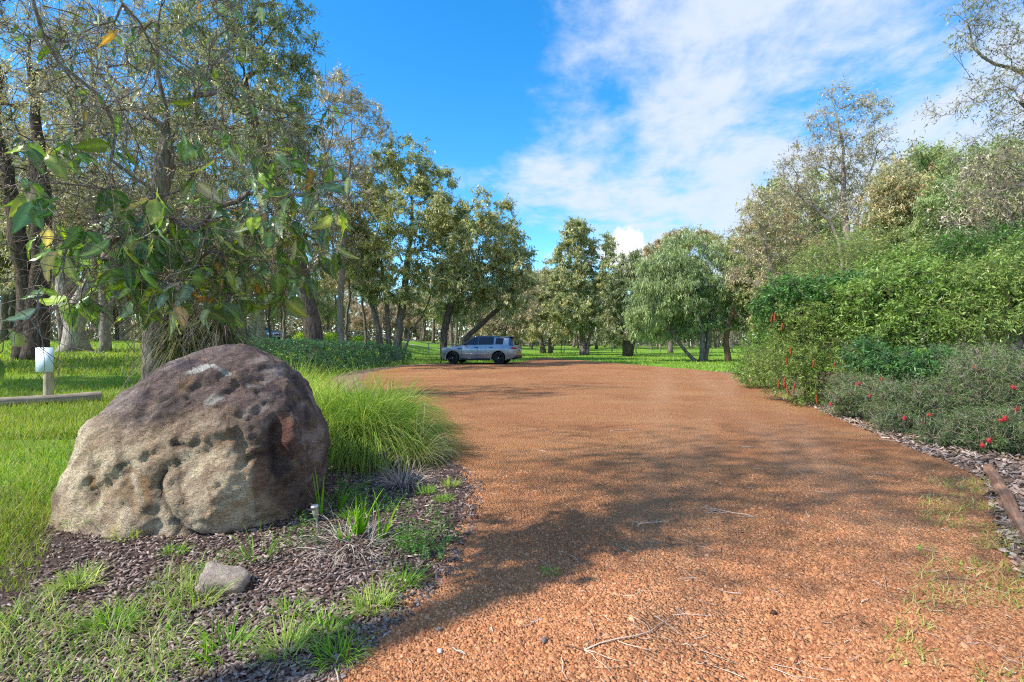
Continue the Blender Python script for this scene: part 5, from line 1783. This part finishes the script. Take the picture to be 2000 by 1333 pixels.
for k, (u, Y, kd) in enumerate(sorted(FAR)):
    x = (u - 1000) / FPX * Y
    where = 'across the left lawn' if u < 540 else 'beyond the far paddock fence' if u < 1000 else 'behind the centre verge trees' if u < 1475 else 'behind the right bank of shrubs'
    nth = SEENK.get((kd, where), 0)
    SEENK[(kd, where)] = nth + 1
    s = 0.75 + 0.5 * rng.random()
    if 900 < u < 1500:
        s *= 0.85
    if u < 540:
        s *= 1.35
    copy_tree(FARK[kd], (x, Y, float(tz(x, Y)) - 0.1), rng.random() * 6.28, (s, s, s * (0.85 + 0.3 * rng.random())), f'{ORD[nth]} from the left among the {ZN[kd]} {where}', 'distant woodland')

# two more off to the left, whose shade falls across the lawn
for k, (x, y, kd, s) in enumerate([(-21.5, 12.6, 1, 0.8), (-25.0, 18.5, 0, 0.9)]):
    copy_tree(FARK[kd], (x, y, float(tz(x, y)) - 0.1), 1.0 + 2 * k, (s, s, s), ['olive gum tree beside the lawn just left of the picture', 'grey gum tree beside the lawn beyond the left picture edge', 'olive gum tree further back at the lawn edge out to the left'][k], 'distant woodland')


def far_wood():
    """the wood that closes the view all round reads as one mass"""
    rng = R(1250)
    n = 42000
    a = np.radians(-62 + 124 * rng.random(n))
    rr = 118 + 45 * rng.random(n)
    x, y = rr * np.sin(a), rr * np.cos(a)
    top = 10.5 + 4.5 * fbm2(a * 60, 0 * a, 1.0, 81, 3) + 2.5 * fbm2(a * 260, 0 * a, 1.0, 82, 2)
    z = tz(x, y) + top * rng.random(n) ** 1.25
    tone = fbm2(a * 90, z * 0.2, 1.0, 83, 3)
    pal = np.array([(0.17, 0.165, 0.11), (0.24, 0.20, 0.165), (0.13, 0.145, 0.08), (0.27, 0.22, 0.19)])
    cc = lerp_cols(n, pal, rng, 0.15) * (1 + 0.4 * tone)[:, None]
    v, f, c = leaf_tris(np.stack([x, y, z], 1), rng.standard_normal((n, 3)) + np.array([0, 0, -0.4]), 0.9 + 0.8 * rng.random(n), 0.45 + 0.4 * rng.random(n), rng, cc)
    o = obj('far_woodland', mesh_np('far_woodland', v, f, c), M_LEAF)
    tag(o, 'far grey-green wood closing the view all round', kind='stuff')


far_wood()

# ------------------------------------------------------------------ grass tree with skirts beside the slim gum
def skirt_plant(name, label, loc, h, r, seed, pal, n, droop, trunk_r, head=0.4):
    rng = R(seed)
    root = thing(name, label, 'plant', loc)
    mb = MB()
    tube(mb, [(0, 0, -0.1), (0.02, 0, h * 0.4), (-0.02, 0.01, h * 0.8), (0, 0, h)], [trunk_r * 1.15, trunk_r, trunk_r * 0.95, trunk_r * 0.7], 10)
    obj('trunk', mb.mesh('trunk', True), BK_DARK, root)
    a = rng.random(n) * 6.28
    z = h * (0.55 + 0.5 * rng.random(n))
    base = np.stack([np.cos(a) * trunk_r * 0.8, np.sin(a) * trunk_r * 0.8, z], 1)
    el = (z / h - 0.85) * 2.5
    d = np.stack([np.cos(a), np.sin(a), el + 0.3 * rng.standard_normal(n)], 1)
    cc = lerp_cols(n, pal, rng, 0.2)
    v, fs, c = blades(base, d, r * (0.8 + 0.6 * rng.random(n)), 0.016, rng, cc, 4, droop, cc * 1.15)
    v[:, 2] = np.maximum(v[:, 2], 0.02)
    obj('skirt', mesh_np('skirt', v, fs, c), M_GRASS, root)


skirt_plant('grass_tree', 'dark trunked grass tree with grey drooping skirt just over the boulder crest', (-6.95, 12.2, float(tz(-6.95, 12.2))), 2.05, 0.85, 1301, [(0.20, 0.17, 0.14), (0.28, 0.24, 0.20), (0.10, 0.10, 0.07), (0.14, 0.16, 0.07)], 1500, 1.25, 0.30)
skirt_plant('grass_tree', 'brownish green drooping grass tree between the slim gum and the dark one', (-7.65, 12.0, float(tz(-7.65, 12.0))), 1.95, 1.05, 1302, [(0.17, 0.16, 0.06), (0.24, 0.21, 0.09), (0.11, 0.13, 0.045)], 1700, 1.35, 0.20)


# ------------------------------------------------------------------ the overhanging broad-leaved gum
def broad_leaf(kind, seed):
    """one gum leaf, 1 m long along -z, curved and folded along its midrib; petiole at the origin"""
    rng = R(seed)
    n = 9
    t = np.linspace(0, 1, n)
    wmax = [0.20, 0.27, 0.33, 0.24, 0.17, 0.29][kind]
    w = wmax * np.sin(np.pi * np.clip(t, 0, 1) ** (0.72 if kind % 2 else 0.85)) ** 0.85 * (1 - 0.25 * t)
    w[0], w[-1] = 0.01, 0.004
    bend = [0.45, -0.35, 0.6, 0.25, -0.65, 0.5][kind]
    sway = [0.10, -0.14, 0.06, 0.2, 0.12, -0.08][kind]
    x0 = sway * np.sin(t * 2.4)
    y0 = bend * t ** 2
    z0 = -0.12 - t
    fold = [0.22, 0.36, 0.15, 0.38, 0.3, 0.2][kind]
    ripple = 0.05 * np.sin(t * 17 + seed)
    V, C = [], []
    for k in range(n):
        V += [(x0[k] - w[k], y0[k] + fold * w[k] + ripple[k], z0[k]), (x0[k] - w[k] * 0.5, y0[k] + fold * w[k] * 0.55, z0[k]), (x0[k], y0[k], z0[k]), (x0[k] + w[k] * 0.5, y0[k] + fold * w[k] * 0.55, z0[k]), (x0[k] + w[k], y0[k] + fold * w[k] - ripple[k], z0[k])]
    V = np.array(V)
    q = []
    for k in range(n - 1):
        for j in range(4):
            q.append((k * 5 + j, k * 5 + j + 1, k * 5 + 5 + j + 1, k * 5 + 5 + j))
    V = np.vstack([V, [(-0.012, 0, 0), (0.012, 0, 0), (0.012, 0, -0.125), (-0.012, 0, -0.125)]])
    q.append((45, 46, 47, 48))
    return V, np.array(q)


LEAFCOL = {'deep': (0.075, 0.145, 0.062), 'mid': (0.13, 0.225, 0.070), 'blue': (0.21, 0.295, 0.21), 'pale': (0.38, 0.43, 0.26), 'lime': (0.30, 0.40, 0.032), 'olive': (0.24, 0.265, 0.060), 'rust': (0.42, 0.22, 0.08), 'tan': (0.55, 0.40, 0.29)}
LMESH = {}
LQ = broad_leaf(0, 1)[1]
for kd in range(6):
    V, q = broad_leaf(kd, 1400 + kd)
    for cn, cc in LEAFCOL.items():
        col = np.tile(np.array(cc), (len(V), 1))
        mid = np.zeros(len(V), bool)
        mid[2:45:5] = True
        mid[45:] = True
        col[mid] = col[mid] * 1.5 + np.array([0.06, 0.06, 0.02])
        LMESH[(kd, cn)] = mesh_np('leaf', V, q, col, True)


def overhang():
    rng = R(1450)
    base = np.array([-6.6, -0.9, 0.0])
    root = thing('overhanging_gum', 'broad-leaved gum tree whose twiggy branches hang down over the boulder', 'tree', base)
    trunk = np.array([base + [0, 0, -0.1], base + [0.05, 0.1, 1.5], base + [0.35, 0.25, 3.2], base + [0.6, 1.0, 4.8], base + [0.9, 1.9, 6.4]])
    limbA = np.array([base + [0.4, 0.3, 3.5], base + [2.4, 2.0, 3.75], at(-60, -110, 2.55), at(60, 0, 2.55), at(150, 85, 2.55), at(210, 160, 2.6), at(250, 235, 2.7), at(288, 330, 2.8), at(300, 420, 2.85)])
    limbB = np.array([base + [0.5, 0.4, 4.0], base + [2.6, 2.4, 4.4], at(130, -180, 3.1), at(230, 0, 3.2), at(330, 110, 3.2), at(440, 175, 3.25), at(550, 215, 3.3), at(630, 235, 3.3)])
    limbC = np.array([base + [0.3, 0.25, 3.0], base + [2.6, 2.2, 3.1], at(-40, 60, 2.3), at(80, 140, 2.35), at(160, 210, 2.4)])
    # ends of the hanging twigs, by where they show
    tg = []

    def area(u0, u1, v0, v1, n, y0, y1):
        for _ in range(n):
            tg.append(at(u0 + (u1 - u0) * rng.random(), v0 + (v1 - v0) * rng.random(), y0 + (y1 - y0) * rng.random()))
    area(20, 130, 330, 400, 4, 2.2, 2.6)
    area(200, 330, 360, 580, 28, 2.2, 2.9)
    area(250, 450, 420, 610, 54, 2.3, 3.1)
    area(420, 570, 400, 580, 36, 2.6, 3.4)
    area(560, 670, 200, 560, 30, 2.7, 3.4)
    area(330, 560, 240, 420, 16, 2.6, 3.4)
    area(60, 220, 420, 600, 14, 2.1, 2.7)
    area(30, 250, 30, 300, 22, 2.4, 3.3)
    area(250, 520, 0, 220, 28, 2.8, 3.8)
    tg += [at(-20, 690, 2.0), at(30, 640, 2.0), at(75, 600, 2.05)]
    shown = len(tg)
    # the canopy overhead, above the picture, that shades the gravel
    got = 0
    while got < 150:
        p = np.array([-5.0, 2.4, 7.8]) + unit(rng.standard_normal(3)) * rng.random() ** 0.5 * np.array([3.8, 3.4, 2.0])
        if p[1] > 0.3:
            u, v = 1000 + p[0] / p[1] * FPX, V0 - (p[2] - CAMH) / p[1] * FPX
            if v > -80 and u > 0:
                continue
        tg.append(p)
        got += 1
    P, D, par, tips = grow([trunk, limbA, limbB, limbC], np.array(tg), rng, seg=0.16, ang=0.55, down=0.0, jit=0.09, zmin=3.2, lift=0.05)
    wb = MB()
    rad = wood_mesh(wb, P, par, 0.24, 0.0022, 0.3, 10, 4, stem_r=[0.20, 0.019, 0.010, 0.009], limb=0.8)
    uvP = np.stack([1000 + P[:, 0] / np.maximum(P[:, 1], .3) * FPX, V0 - (P[:, 2] - CAMH) / np.maximum(P[:, 1], .3) * FPX], 1)
    vis = (uvP[:, 1] > -60) & (uvP[:, 0] > -120) & (uvP[:, 0] < 800) & (P[:, 1] > 1.5)
    # a haze of thin bare twigs along the visible branches
    thin = np.where((rad < 0.02) & vis)[0]
    src = rng.choice(thin, 1400)
    for s in src:
        L = 0.18 + 0.32 * rng.random()
        d = unit(D[s] * 0.5 + rng.standard_normal(3) * 0.75 + np.array([0.1, 0, -0.15]))
        p = P[s].copy()
        pts = [p]
        for j in range(4):
            d = unit(d + rng.standard_normal(3) * 0.28 + np.array([0, 0, -0.08]))
            p = p + d * L / 4
            pts.append(p)
        tube(wb, np.array(pts), np.linspace(0.0022, 0.0009, 5), 3, cap=False)
    obj('branches', wb.mesh('branches', True, base), m_bark('smooth_twig_bark', (0.115, 0.078, 0.064), (0.31, 0.245, 0.215), 4, 0.004), root)
    # leaves: those in view each a piece of their own
    names = list(LEAFCOL)
    wts = np.array([0.20, 0.25, 0.16, 0.14, 0.08, 0.10, 0.04, 0.03])
    tipP, tipD = P[tips], D[tips]
    tuv = np.stack([1000 + tipP[:, 0] / np.maximum(tipP[:, 1], .3) * FPX, V0 - (tipP[:, 2] - CAMH) / np.maximum(tipP[:, 1], .3) * FPX], 1)
    show = (tuv[:, 1] > 0) & (tuv[:, 0] > -60) & (tuv[:, 0] < 760) & (tipP[:, 1] > 1.6)
    cand = []
    for i in np.where(show)[0]:
        low = tuv[i, 1] > 260
        corner = tuv[i, 0] < 140 and tuv[i, 1] > 540
        for j in range(1 if corner else rng.integers(3, 6) if low else int(rng.random() < 0.8)):
            L = (0.088 + 0.060 * rng.random()) if low else (0.06 + 0.05 * rng.random())
            off = rng.standard_normal(3) * np.array([0.030, 0.030, 0.022]) * (j > 0)
            eul = (0.42 * rng.standard_normal(), 0.50 * rng.standard_normal(), rng.random() * 6.28)
            cand.append((L, tipP[i] + off - base, eul, int(rng.integers(6)), names[rng.choice(8, p=wts)], (L * (0.8 + 0.3 * rng.random()), L, L)))
    cand.sort(key=lambda c_: -c_[0])
    rest = MB()
    for q, (L, loc, eul, kd, cn, sc) in enumerate(cand):
        if q < 296:
            o = obj('leaf', LMESH[(kd, cn)], M_BIG, root, loc)
            o.scale = sc
            o.rotation_euler = eul
        else:
            me = LMESH[(kd, cn)]
            co = np.zeros(len(me.vertices) * 3, np.float32)
            me.vertices.foreach_get('co', co)
            M = np.array(Matrix.LocRotScale(Vector(loc), __import__('mathutils').Euler(eul), Vector(sc)))
            co = co.reshape(-1, 3) @ M[:3, :3].T + M[:3, 3]
            cl = np.zeros(len(me.vertices) * 4, np.float32)
            me.color_attributes['col'].data.foreach_get('color', cl)
            rest.add(co, LQ, cl.reshape(-1, 4)[:, :3])
    if rest.n:
        ob = obj('leaves', rest.mesh('leaves', True), M_BIG, root)
        ob['kind'] = 'stuff'
    # the rest of the foliage, overhead
    hid = np.where(~show)[0]
    k = 30
    pos = np.repeat(tipP[hid], k, axis=0) + rng.standard_normal((len(hid) * k, 3)) * 0.36
    uu, vv = 1000 + pos[:, 0] / np.maximum(pos[:, 1], .3) * FPX, V0 - (pos[:, 2] - CAMH) / np.maximum(pos[:, 1], .3) * FPX
    keep = ~((vv > -30) & (uu > -50) & (uu < 2050) & (pos[:, 1] > 0.3))
    pos = pos[keep]
    cc = lerp_cols(len(pos), [LEAFCOL['deep'], LEAFCOL['mid'], LEAFCOL['olive']], rng)
    v, f, c = leaf_tris(pos, rng.standard_normal((len(pos), 3)) * 0.6 + np.array([0, 0, -0.8]), np.full(len(pos), 0.15), np.full(len(pos), 0.075), rng, cc)
    cr = obj('crown', mesh_np('crown', v - base, f, c), M_LEAF, root)
    cr['kind'] = 'stuff'
    # small leaves among the thin upper twigs
    up = rng.choice(np.where(vis & (uvP[:, 1] < 330))[0], 420)
    cc = lerp_cols(len(up), [LEAFCOL['mid'], LEAFCOL['olive'], LEAFCOL['pale'], LEAFCOL['deep']], rng)
    v, f, c = leaves(P[up] + rng.standard_normal((len(up), 3)) * 0.06, rng.standard_normal((len(up), 3)) * 0.6 + np.array([0, 0, -0.9]), 0.045 + 0.03 * rng.random(len(up)), 0.018, rng, cc)
    sl = obj('leaflets', mesh_np('leaflets', v - base, f, c), M_LEAF, root)
    sl['kind'] = 'stuff'


overhang()


# ------------------------------------------------------------------ cars
def m_paint(name, col, rough=0.28):
    m, N = material(name)
    t = N.n('ShaderNodeTexCoord')
    nz = N.noise(t.outputs['Object'], 5, 4, 0.6)
    c = N.mix(1.0, col, N.ramp(nz, [(0.3, 0.92), (0.7, 1.06)]), 'MULTIPLY')
    finish(N, c, rough, 0.5, metal=0.55, coat=0.6)
    return m


M_TYRE = m_plain('tyre_rubber', (0.018, 0.018, 0.019), 0.85, 0.2, var=0.2, scale=30)
M_RIM = m_plain('black_alloy', (0.03, 0.032, 0.036), 0.35, 0.5, 0.6, 0.1)
M_TRIM = m_plain('black_trim', (0.016, 0.017, 0.019), 0.5, 0.4, var=0.1)
M_ROOFB = m_plain('gloss_black', (0.020, 0.022, 0.026), 0.12, 0.5, var=0.05, coat=0.8)
M_GLASS = m_plain('tinted_glass', (0.012, 0.014, 0.016), 0.06, 0.4, var=0.05)
M_TAIL = m_plain('tail_lens', (0.36, 0.012, 0.018), 0.2, 0.5, var=0.1, coat=0.5)
M_LAMP = m_plain('head_lens', (0.55, 0.60, 0.66), 0.12, 0.6, var=0.1, coat=0.5)
M_PLATE = m_plain('number_plate', (0.55, 0.55, 0.50), 0.5)
M_SILVER = m_plain('wheel_hub', (0.5, 0.52, 0.55), 0.3, 0.5, 0.9, 0.05)


def grid_faces(nr, nc, flip=False):
    i = np.arange(nr - 1)[:, None] * nc
    j = np.arange(nc - 1)[None]
    q = np.stack([i + j, i + j + 1, i + nc + j + 1, i + nc + j], -1).reshape(-1, 4)
    return q[:, ::-1] if flip else q


def build_car(name, label, loc, rotz, paint, steer=0.0, wagon=True, hs=1.0):
    """front at -x, near side at -y"""
    root = thing(name, label, 'car', loc, rotz)
    XF, XR, WR = -1.55, 1.37, 0.375
    xs = np.unique(np.concatenate([np.linspace(-2.44, 2.44, 90), XF + 0.47 * np.cos(np.linspace(0, np.pi, 19)), XR + 0.47 * np.cos(np.linspace(0, np.pi, 19))]))
    top = np.interp(xs, [-2.44, -2.42, -2.34, -2.15, -1.8, -1.4, -1.0, -0.6, 0.5, 1.6, 2.2, 2.36, 2.44], [0.66, 0.80, 0.93, 1.00, 1.05, 1.09, 1.14, 1.17, 1.19, 1.19, 1.17, 1.10, 0.98]) * hs
    lo = np.interp(xs, [-2.44, -2.35, -2.1, -1.9, 1.9, 2.2, 2.44], [0.42, 0.30, 0.27, 0.30, 0.30, 0.36, 0.52])
    for xa in (XF, XR):
        d = 0.47 ** 2 - (xs - xa) ** 2
        lo = np.where(d > 0, np.maximum(lo, 0.37 + np.sqrt(np.maximum(d, 0))), lo)
    hw = np.interp(xs, [-2.44, -2.40, -2.25, -2.0, -1.6, 0, 1.5, 2.1, 2.32, 2.44], [0.66, 0.76, 0.88, 0.955, 0.985, 0.965, 0.985, 0.95, 0.90, 0.80])
    K = 9
    t = np.linspace(0, 1, K)
    Z = lo[:, None] * (1 - t) + np.maximum(top, lo + 0.02)[:, None] * t

    def side_y(x_hw, z):
        return x_hw - 0.10 * np.clip((z - 0.86 * hs) / 0.35, 0, 1.3) ** 1.5 - 0.05 * np.clip((0.62 - z) / 0.3, 0, 1) + 0.012 * np.exp(-((z - 0.95 * hs) / 0.05) ** 2)
    Yv = side_y(hw[:, None], Z)
    X = np.repeat(xs[:, None], K, 1)
    mb = MB()
    n = len(xs)
    for s in (-1, 1):
        mb.add(np.stack([X, s * Yv, Z], -1).reshape(-1, 3), grid_faces(n, K, s > 0))
    # bonnet, shoulder and tail across the car
    cr = np.linspace(-1, 1, 11)
    ye, ze = Yv[:, -1], Z[:, -1]
    mb.add(np.stack([np.repeat(xs[:, None], 11, 1), ye[:, None] * cr, ze[:, None] + 0.035 * (1 - cr ** 2)], -1).reshape(-1, 3), grid_faces(n, 11))
    for e, fl in ((0, False), (n - 1, True)):
        rows = np.stack([np.full((K, 11), xs[e]) + (-1 if e == 0 else 1) * 0.10 * (1 - cr[None] ** 2) * np.sin(np.pi * t)[:, None] ** 0.5, Yv[e][:, None] * cr, np.repeat(Z[e][:, None], 11, 1)], -1)
        mb.add(rows.reshape(-1, 3), grid_faces(K, 11, fl))
    body = obj('body', mb.mesh('body', True), paint, root)
    # underside and inner arches
    mb = MB()
    box(mb, (-2.2, -0.80, 0.30), (2.2, 0.80, 0.62))
    obj('underbody', mb.mesh('underbody'), M_TRIM, root)
    for s in (-1, 1):
        m2 = MB()
        box(m2, (-1.06, s * 0.955 - 0.03, 0.245), (0.88, s * 0.955 + 0.03, 0.365))
        obj('sill', m2.mesh('sill'), M_TRIM, root)
        for xa in (XF, XR):
            m2 = MB()
            a = np.linspace(-0.25, np.pi + 0.25, 25)
            w = 0.475 + 0.035 * 0
            r0, r1 = 0.455, 0.500
            hwx = np.interp(xa + r1 * np.cos(a), xs, hw)
            v0 = np.stack([xa + r0 * np.cos(a), s * (hwx + 0.004), 0.37 + r0 * np.sin(a)], -1)
            v1 = np.stack([xa + r1 * np.cos(a), s * (hwx + 0.008), 0.37 + r1 * np.sin(a)], -1)
            m2.add(np.concatenate([v0, v1]), np.stack([np.arange(24), np.arange(24) + 1, np.arange(24) + 26, np.arange(24) + 25], 1))
            obj('wheel_arch', m2.mesh('wheel_arch', True), paint, root)
            # wheel
            we = bpy.data.objects.new('wheel', None)
            COL.objects.link(we)
            we.parent = root
            we.location = (xa, s * 0.83, WR)
            if xa == XF:
                we.rotation_euler = (0, 0, steer)
            m3 = MB()
            lathe(m3, [(0.25, -0.12), (0.33, -0.125), (0.365, -0.105), (WR, -0.06), (WR, 0.06), (0.365, 0.105), (0.33, 0.125), (0.25, 0.12)], 32, 'y')
            obj('tyre', m3.mesh('tyre', True), M_TYRE, we)
            m3 = MB()
            yo = s * 0.10
            lathe(m3, [(0.262, yo * 1.15), (0.25, yo), (0.235, yo * 0.6), (0.02, yo * 0.35)], 32, 'y')
            for k in range(5):
                aa = k * 2 * np.pi / 5
                for da in (-0.16, 0.16):
                    c0, c1 = np.array([0.05 * np.cos(aa), yo * 0.95, 0.05 * np.sin(aa)]), np.array([0.25 * np.cos(aa + da), yo * 1.05, 0.25 * np.sin(aa + da)])
                    tube(m3, [c0, c1], [0.026, 0.020], 5)
            rim = obj('rim', m3.mesh('rim'), M_RIM, we)
            m3 = MB()
            lathe(m3, [(0.045, yo * 1.0), (0.04, yo * 1.2), (0.001, yo * 1.22)], 12, 'y')
            obj('hub_cap', m3.mesh('hub_cap', True), M_SILVER, we)
    # cabin
    rz = lambda x: np.interp(x, [-1.06, -0.9, -0.40, -0.2, 0.2, 0.9, 1.6, 2.02, 2.12, 2.28], np.array([1.14, 1.26, 1.62, 1.68, 1.72, 1.725, 1.69, 1.645, 1.55, 1.17])) * hs
    cw = lambda z: 0.885 - 0.42 * np.clip(z / hs - 1.15, 0, 1) - 0.25 * np.clip(z / hs - 1.60, 0, 1)
    cx = np.unique(np.concatenate([np.linspace(-1.06, 2.28, 70), [-0.40, 2.02]]))
    cz = rz(cx)
    K2 = 7
    t2 = np.linspace(0, 1, K2)
    Zc = (1.13 * hs) * (1 - t2) + np.maximum(cz, 1.14 * hs)[:, None] * t2
    mbc = MB()
    Xc = np.repeat(cx[:, None], K2, 1)
    for s in (-1, 1):
        mbc.add(np.stack([Xc, s * cw(Zc), Zc], -1).reshape(-1, 3), grid_faces(len(cx), K2, s > 0))
    obj('cabin', mbc.mesh('cabin', True), M_ROOFB, root)

    def strip(nm, x0, x1, mat, lift=0.0, wscale=1.0):
        ii = np.where((cx >= x0 - 1e-6) & (cx <= x1 + 1e-6))[0]
        m2 = MB()
        ye2 = cw(cz[ii]) * wscale
        m2.add(np.stack([np.repeat(cx[ii][:, None], 9, 1), ye2[:, None] * np.linspace(-1, 1, 9), cz[ii][:, None] + lift + 0.03 * (1 - np.linspace(-1, 1, 9) ** 2)], -1).reshape(-1, 3), grid_faces(len(ii), 9))
        return obj(nm, m2.mesh(nm, True), mat, root)
    strip('windscreen', -1.06, -0.40, M_GLASS)
    strip('roof', -0.40, 2.02, M_ROOFB)
    strip('rear_window', 2.02, 2.28, M_GLASS)

    def side_pane(nm, x0, x1, z0, inset, mat, out=0.006, z1=None, slope=0.0):
        for s in (-1, 1):
            xx = np.linspace(x0, x1, 14)
            zt = rz(xx) - inset if z1 is None else np.full(14, z1 * hs)
            zt = np.maximum(zt, z0 * hs + 0.01)
            tt = np.linspace(0, 1, 5)
            zz = (z0 * hs) * (1 - tt) + zt[:, None] * tt
            xg = np.repeat(xx[:, None], 5, 1) + slope * (zz - z0 * hs)
            m2 = MB()
            m2.add(np.stack([xg, s * (cw(zz) + out), zz], -1).reshape(-1, 3), grid_faces(14, 5, s > 0))
            obj(nm, m2.mesh(nm, True), mat, root)
    side_pane('door_window', -0.84, 0.02, 1.195, 0.075, M_GLASS)
    side_pane('door_window', 0.09, 1.00, 1.195, 0.075, M_GLASS)
    side_pane('quarter_panel', 1.06, 1.98, 1.15, 0.065, paint, 0.009)
    if wagon:
        side_pane('quarter_window', 1.14, 1.62, 1.21, 0.10, M_GLASS, 0.014, slope=0.1)
        m2 = MB()
        box(m2, (1.92, -0.62, 1.655 * hs), (2.26, 0.62, 1.69 * hs))
        obj('spoiler', m2.mesh('spoiler'), M_ROOFB, root)
    for s in (-1, 1):
        m2 = MB()
        tube(m2, [(-0.78, s * 0.90, 1.20 * hs), (-0.80, s * 1.0, 1.24 * hs), (-0.78, s * 1.08, 1.25 * hs)], [0.03, 0.075, 0.06], 8)
        obj('wing_mirror', m2.mesh('wing_mirror', True), M_ROOFB, root)
        for x0 in (-0.15, 0.80):
            m2 = MB()
            box(m2, (x0, s * 0.963 - 0.018, 1.005 * hs), (x0 + 0.20, s * 0.963 + 0.018, 1.035 * hs))
            obj('door_handle', m2.mesh('door_handle'), M_TRIM, root)
        for x0 in (-0.98, 0.04, 0.96):
            m2 = MB()
            zz = np.linspace(0.42, 1.14 * hs, 9)
            h0 = np.interp(x0, xs, hw)
            v = np.stack([np.full(9, x0), s * (side_y(h0, zz) + 0.003), zz], -1)
            v2 = v + np.array([0.014, 0, 0])
            m2.add(np.concatenate([v, v2]), np.stack([np.arange(8), np.arange(8) + 1, np.arange(8) + 10, np.arange(8) + 9], 1))
            obj('door_gap', m2.mesh('door_gap'), M_TRIM, root)
        m2 = MB()
        box(m2, (-1.05, s * 0.955 - 0.03, 0.60), (0.86, s * 0.975 + 0.022 * s - 0.0, 0.635)) if s > 0 else box(m2, (-1.05, -0.985, 0.60), (0.86, -0.925, 0.635))
        obj('door_strip', m2.mesh('door_strip'), M_SILVER, root)
        m2 = MB()
        box(m2, (-1.24, s * 0.95 - 0.035, 0.90 * hs), (-0.98, s * 0.95 + 0.035, 0.97 * hs))
        obj('fender_vent', m2.mesh('fender_vent'), M_TRIM, root)
        m2 = MB()
        tube(m2, [(-2.39, s * 0.66, 0.86 * hs), (-2.29, s * 0.80, 0.89 * hs), (-2.12, s * 0.905, 0.91 * hs)], [0.05, 0.065, 0.03], 8)
        obj('headlight', m2.mesh('headlight', True), M_LAMP, root)
        m2 = MB()
        tube(m2, [(2.12, s * 0.935, 1.00 * hs), (2.28, s * 0.90, 1.00 * hs), (2.42, s * 0.76, 0.99 * hs)], [0.035, 0.075, 0.07], 8)
        obj('tail_light', m2.mesh('tail_light', True), M_TAIL, root)
    m2 = MB()
    box(m2, (-2.535, -0.50, 0.62), (-2.40, 0.50, 0.80))
    obj('grille', m2.mesh('grille'), M_TRIM, root)
    m2 = MB()
    box(m2, (2.10, -0.83, 0.34), (2.47, 0.83, 0.52))
    obj('rear_bumper', m2.mesh('rear_bumper'), M_TRIM, root)
    m2 = MB()
    box(m2, (-2.46, -0.72, 0.29), (-2.15, 0.72, 0.42))
    obj('front_bumper', m2.mesh('front_bumper'), M_TRIM, root)
    m2 = MB()
    box(m2, (2.545, -0.19, 0.80), (2.556, 0.19, 0.92))
    obj('number_plate', m2.mesh('number_plate'), M_PLATE, root)
    return root


build_car('parked_car', 'silver-grey four-wheel-drive parked side-on at the far edge of the gravel', (-1.95, 32.4, 0.032), math.radians(-13), m_paint('silver_grey_paint', (0.25, 0.27, 0.30)), steer=math.radians(-14))
Yc = 58.0
xc = (512 - 1000) / FPX * Yc
build_car('parked_car', 'pale blue distant car seen over the boulder behind the hedge', (xc, Yc, float(tz(xc, Yc)) + 0.02), math.radians(158), m_paint('pale_blue_paint', (0.36, 0.48, 0.66)), wagon=False, hs=0.90)


# ------------------------------------------------------------------ fences
M_RAIL = m_timber('fence_timber', (0.34, 0.32, 0.27), (0.58, 0.55, 0.48), 14)


def rail_fence(name, label, x0, x1, Y, step, h, rails, rw, mat):
    root = thing(name, label, 'fence', (x0, Y, float(tz(x0, Y))))
    xs = np.arange(x0, x1 + 0.01, step)
    o = np.array(root.location)
    for i, x in enumerate(xs):
        g = float(tz(x, Y))
        mb = MB()
        tube(mb, [(x - o[0], 0, g - 0.2 - o[2]), (x - o[0], 0, g + h + 0.08 - o[2])], [0.07, 0.06], 8)
        obj('post', mb.mesh('post'), mat, root)
        if i < len(xs) - 1:
            g2 = float(tz(xs[i + 1], Y))
            for r in rails:
                mb = MB()
                tube(mb, [(x - o[0], -0.075, g + r * h - o[2]), (xs[i + 1] - o[0], -0.075, g2 + r * h - o[2])], rw, 5)
                obj('rail', mb.mesh('rail'), mat, root)


rail_fence('paddock_fence', 'pale post-and-rail fence along the paddock behind the hedge', -27.5, -1.0, 55, 2.65, 1.15, (0.95, 0.55), 0.045, M_RAIL)
rail_fence('wire_fence', 'thin grey post-and-wire fence behind the centre verge trees', 0.5, 30.5, 64, 3.0, 1.1, (0.95, 0.6, 0.25), 0.012, m_timber('grey_fence', (0.20, 0.19, 0.17), (0.36, 0.34, 0.31), 14))
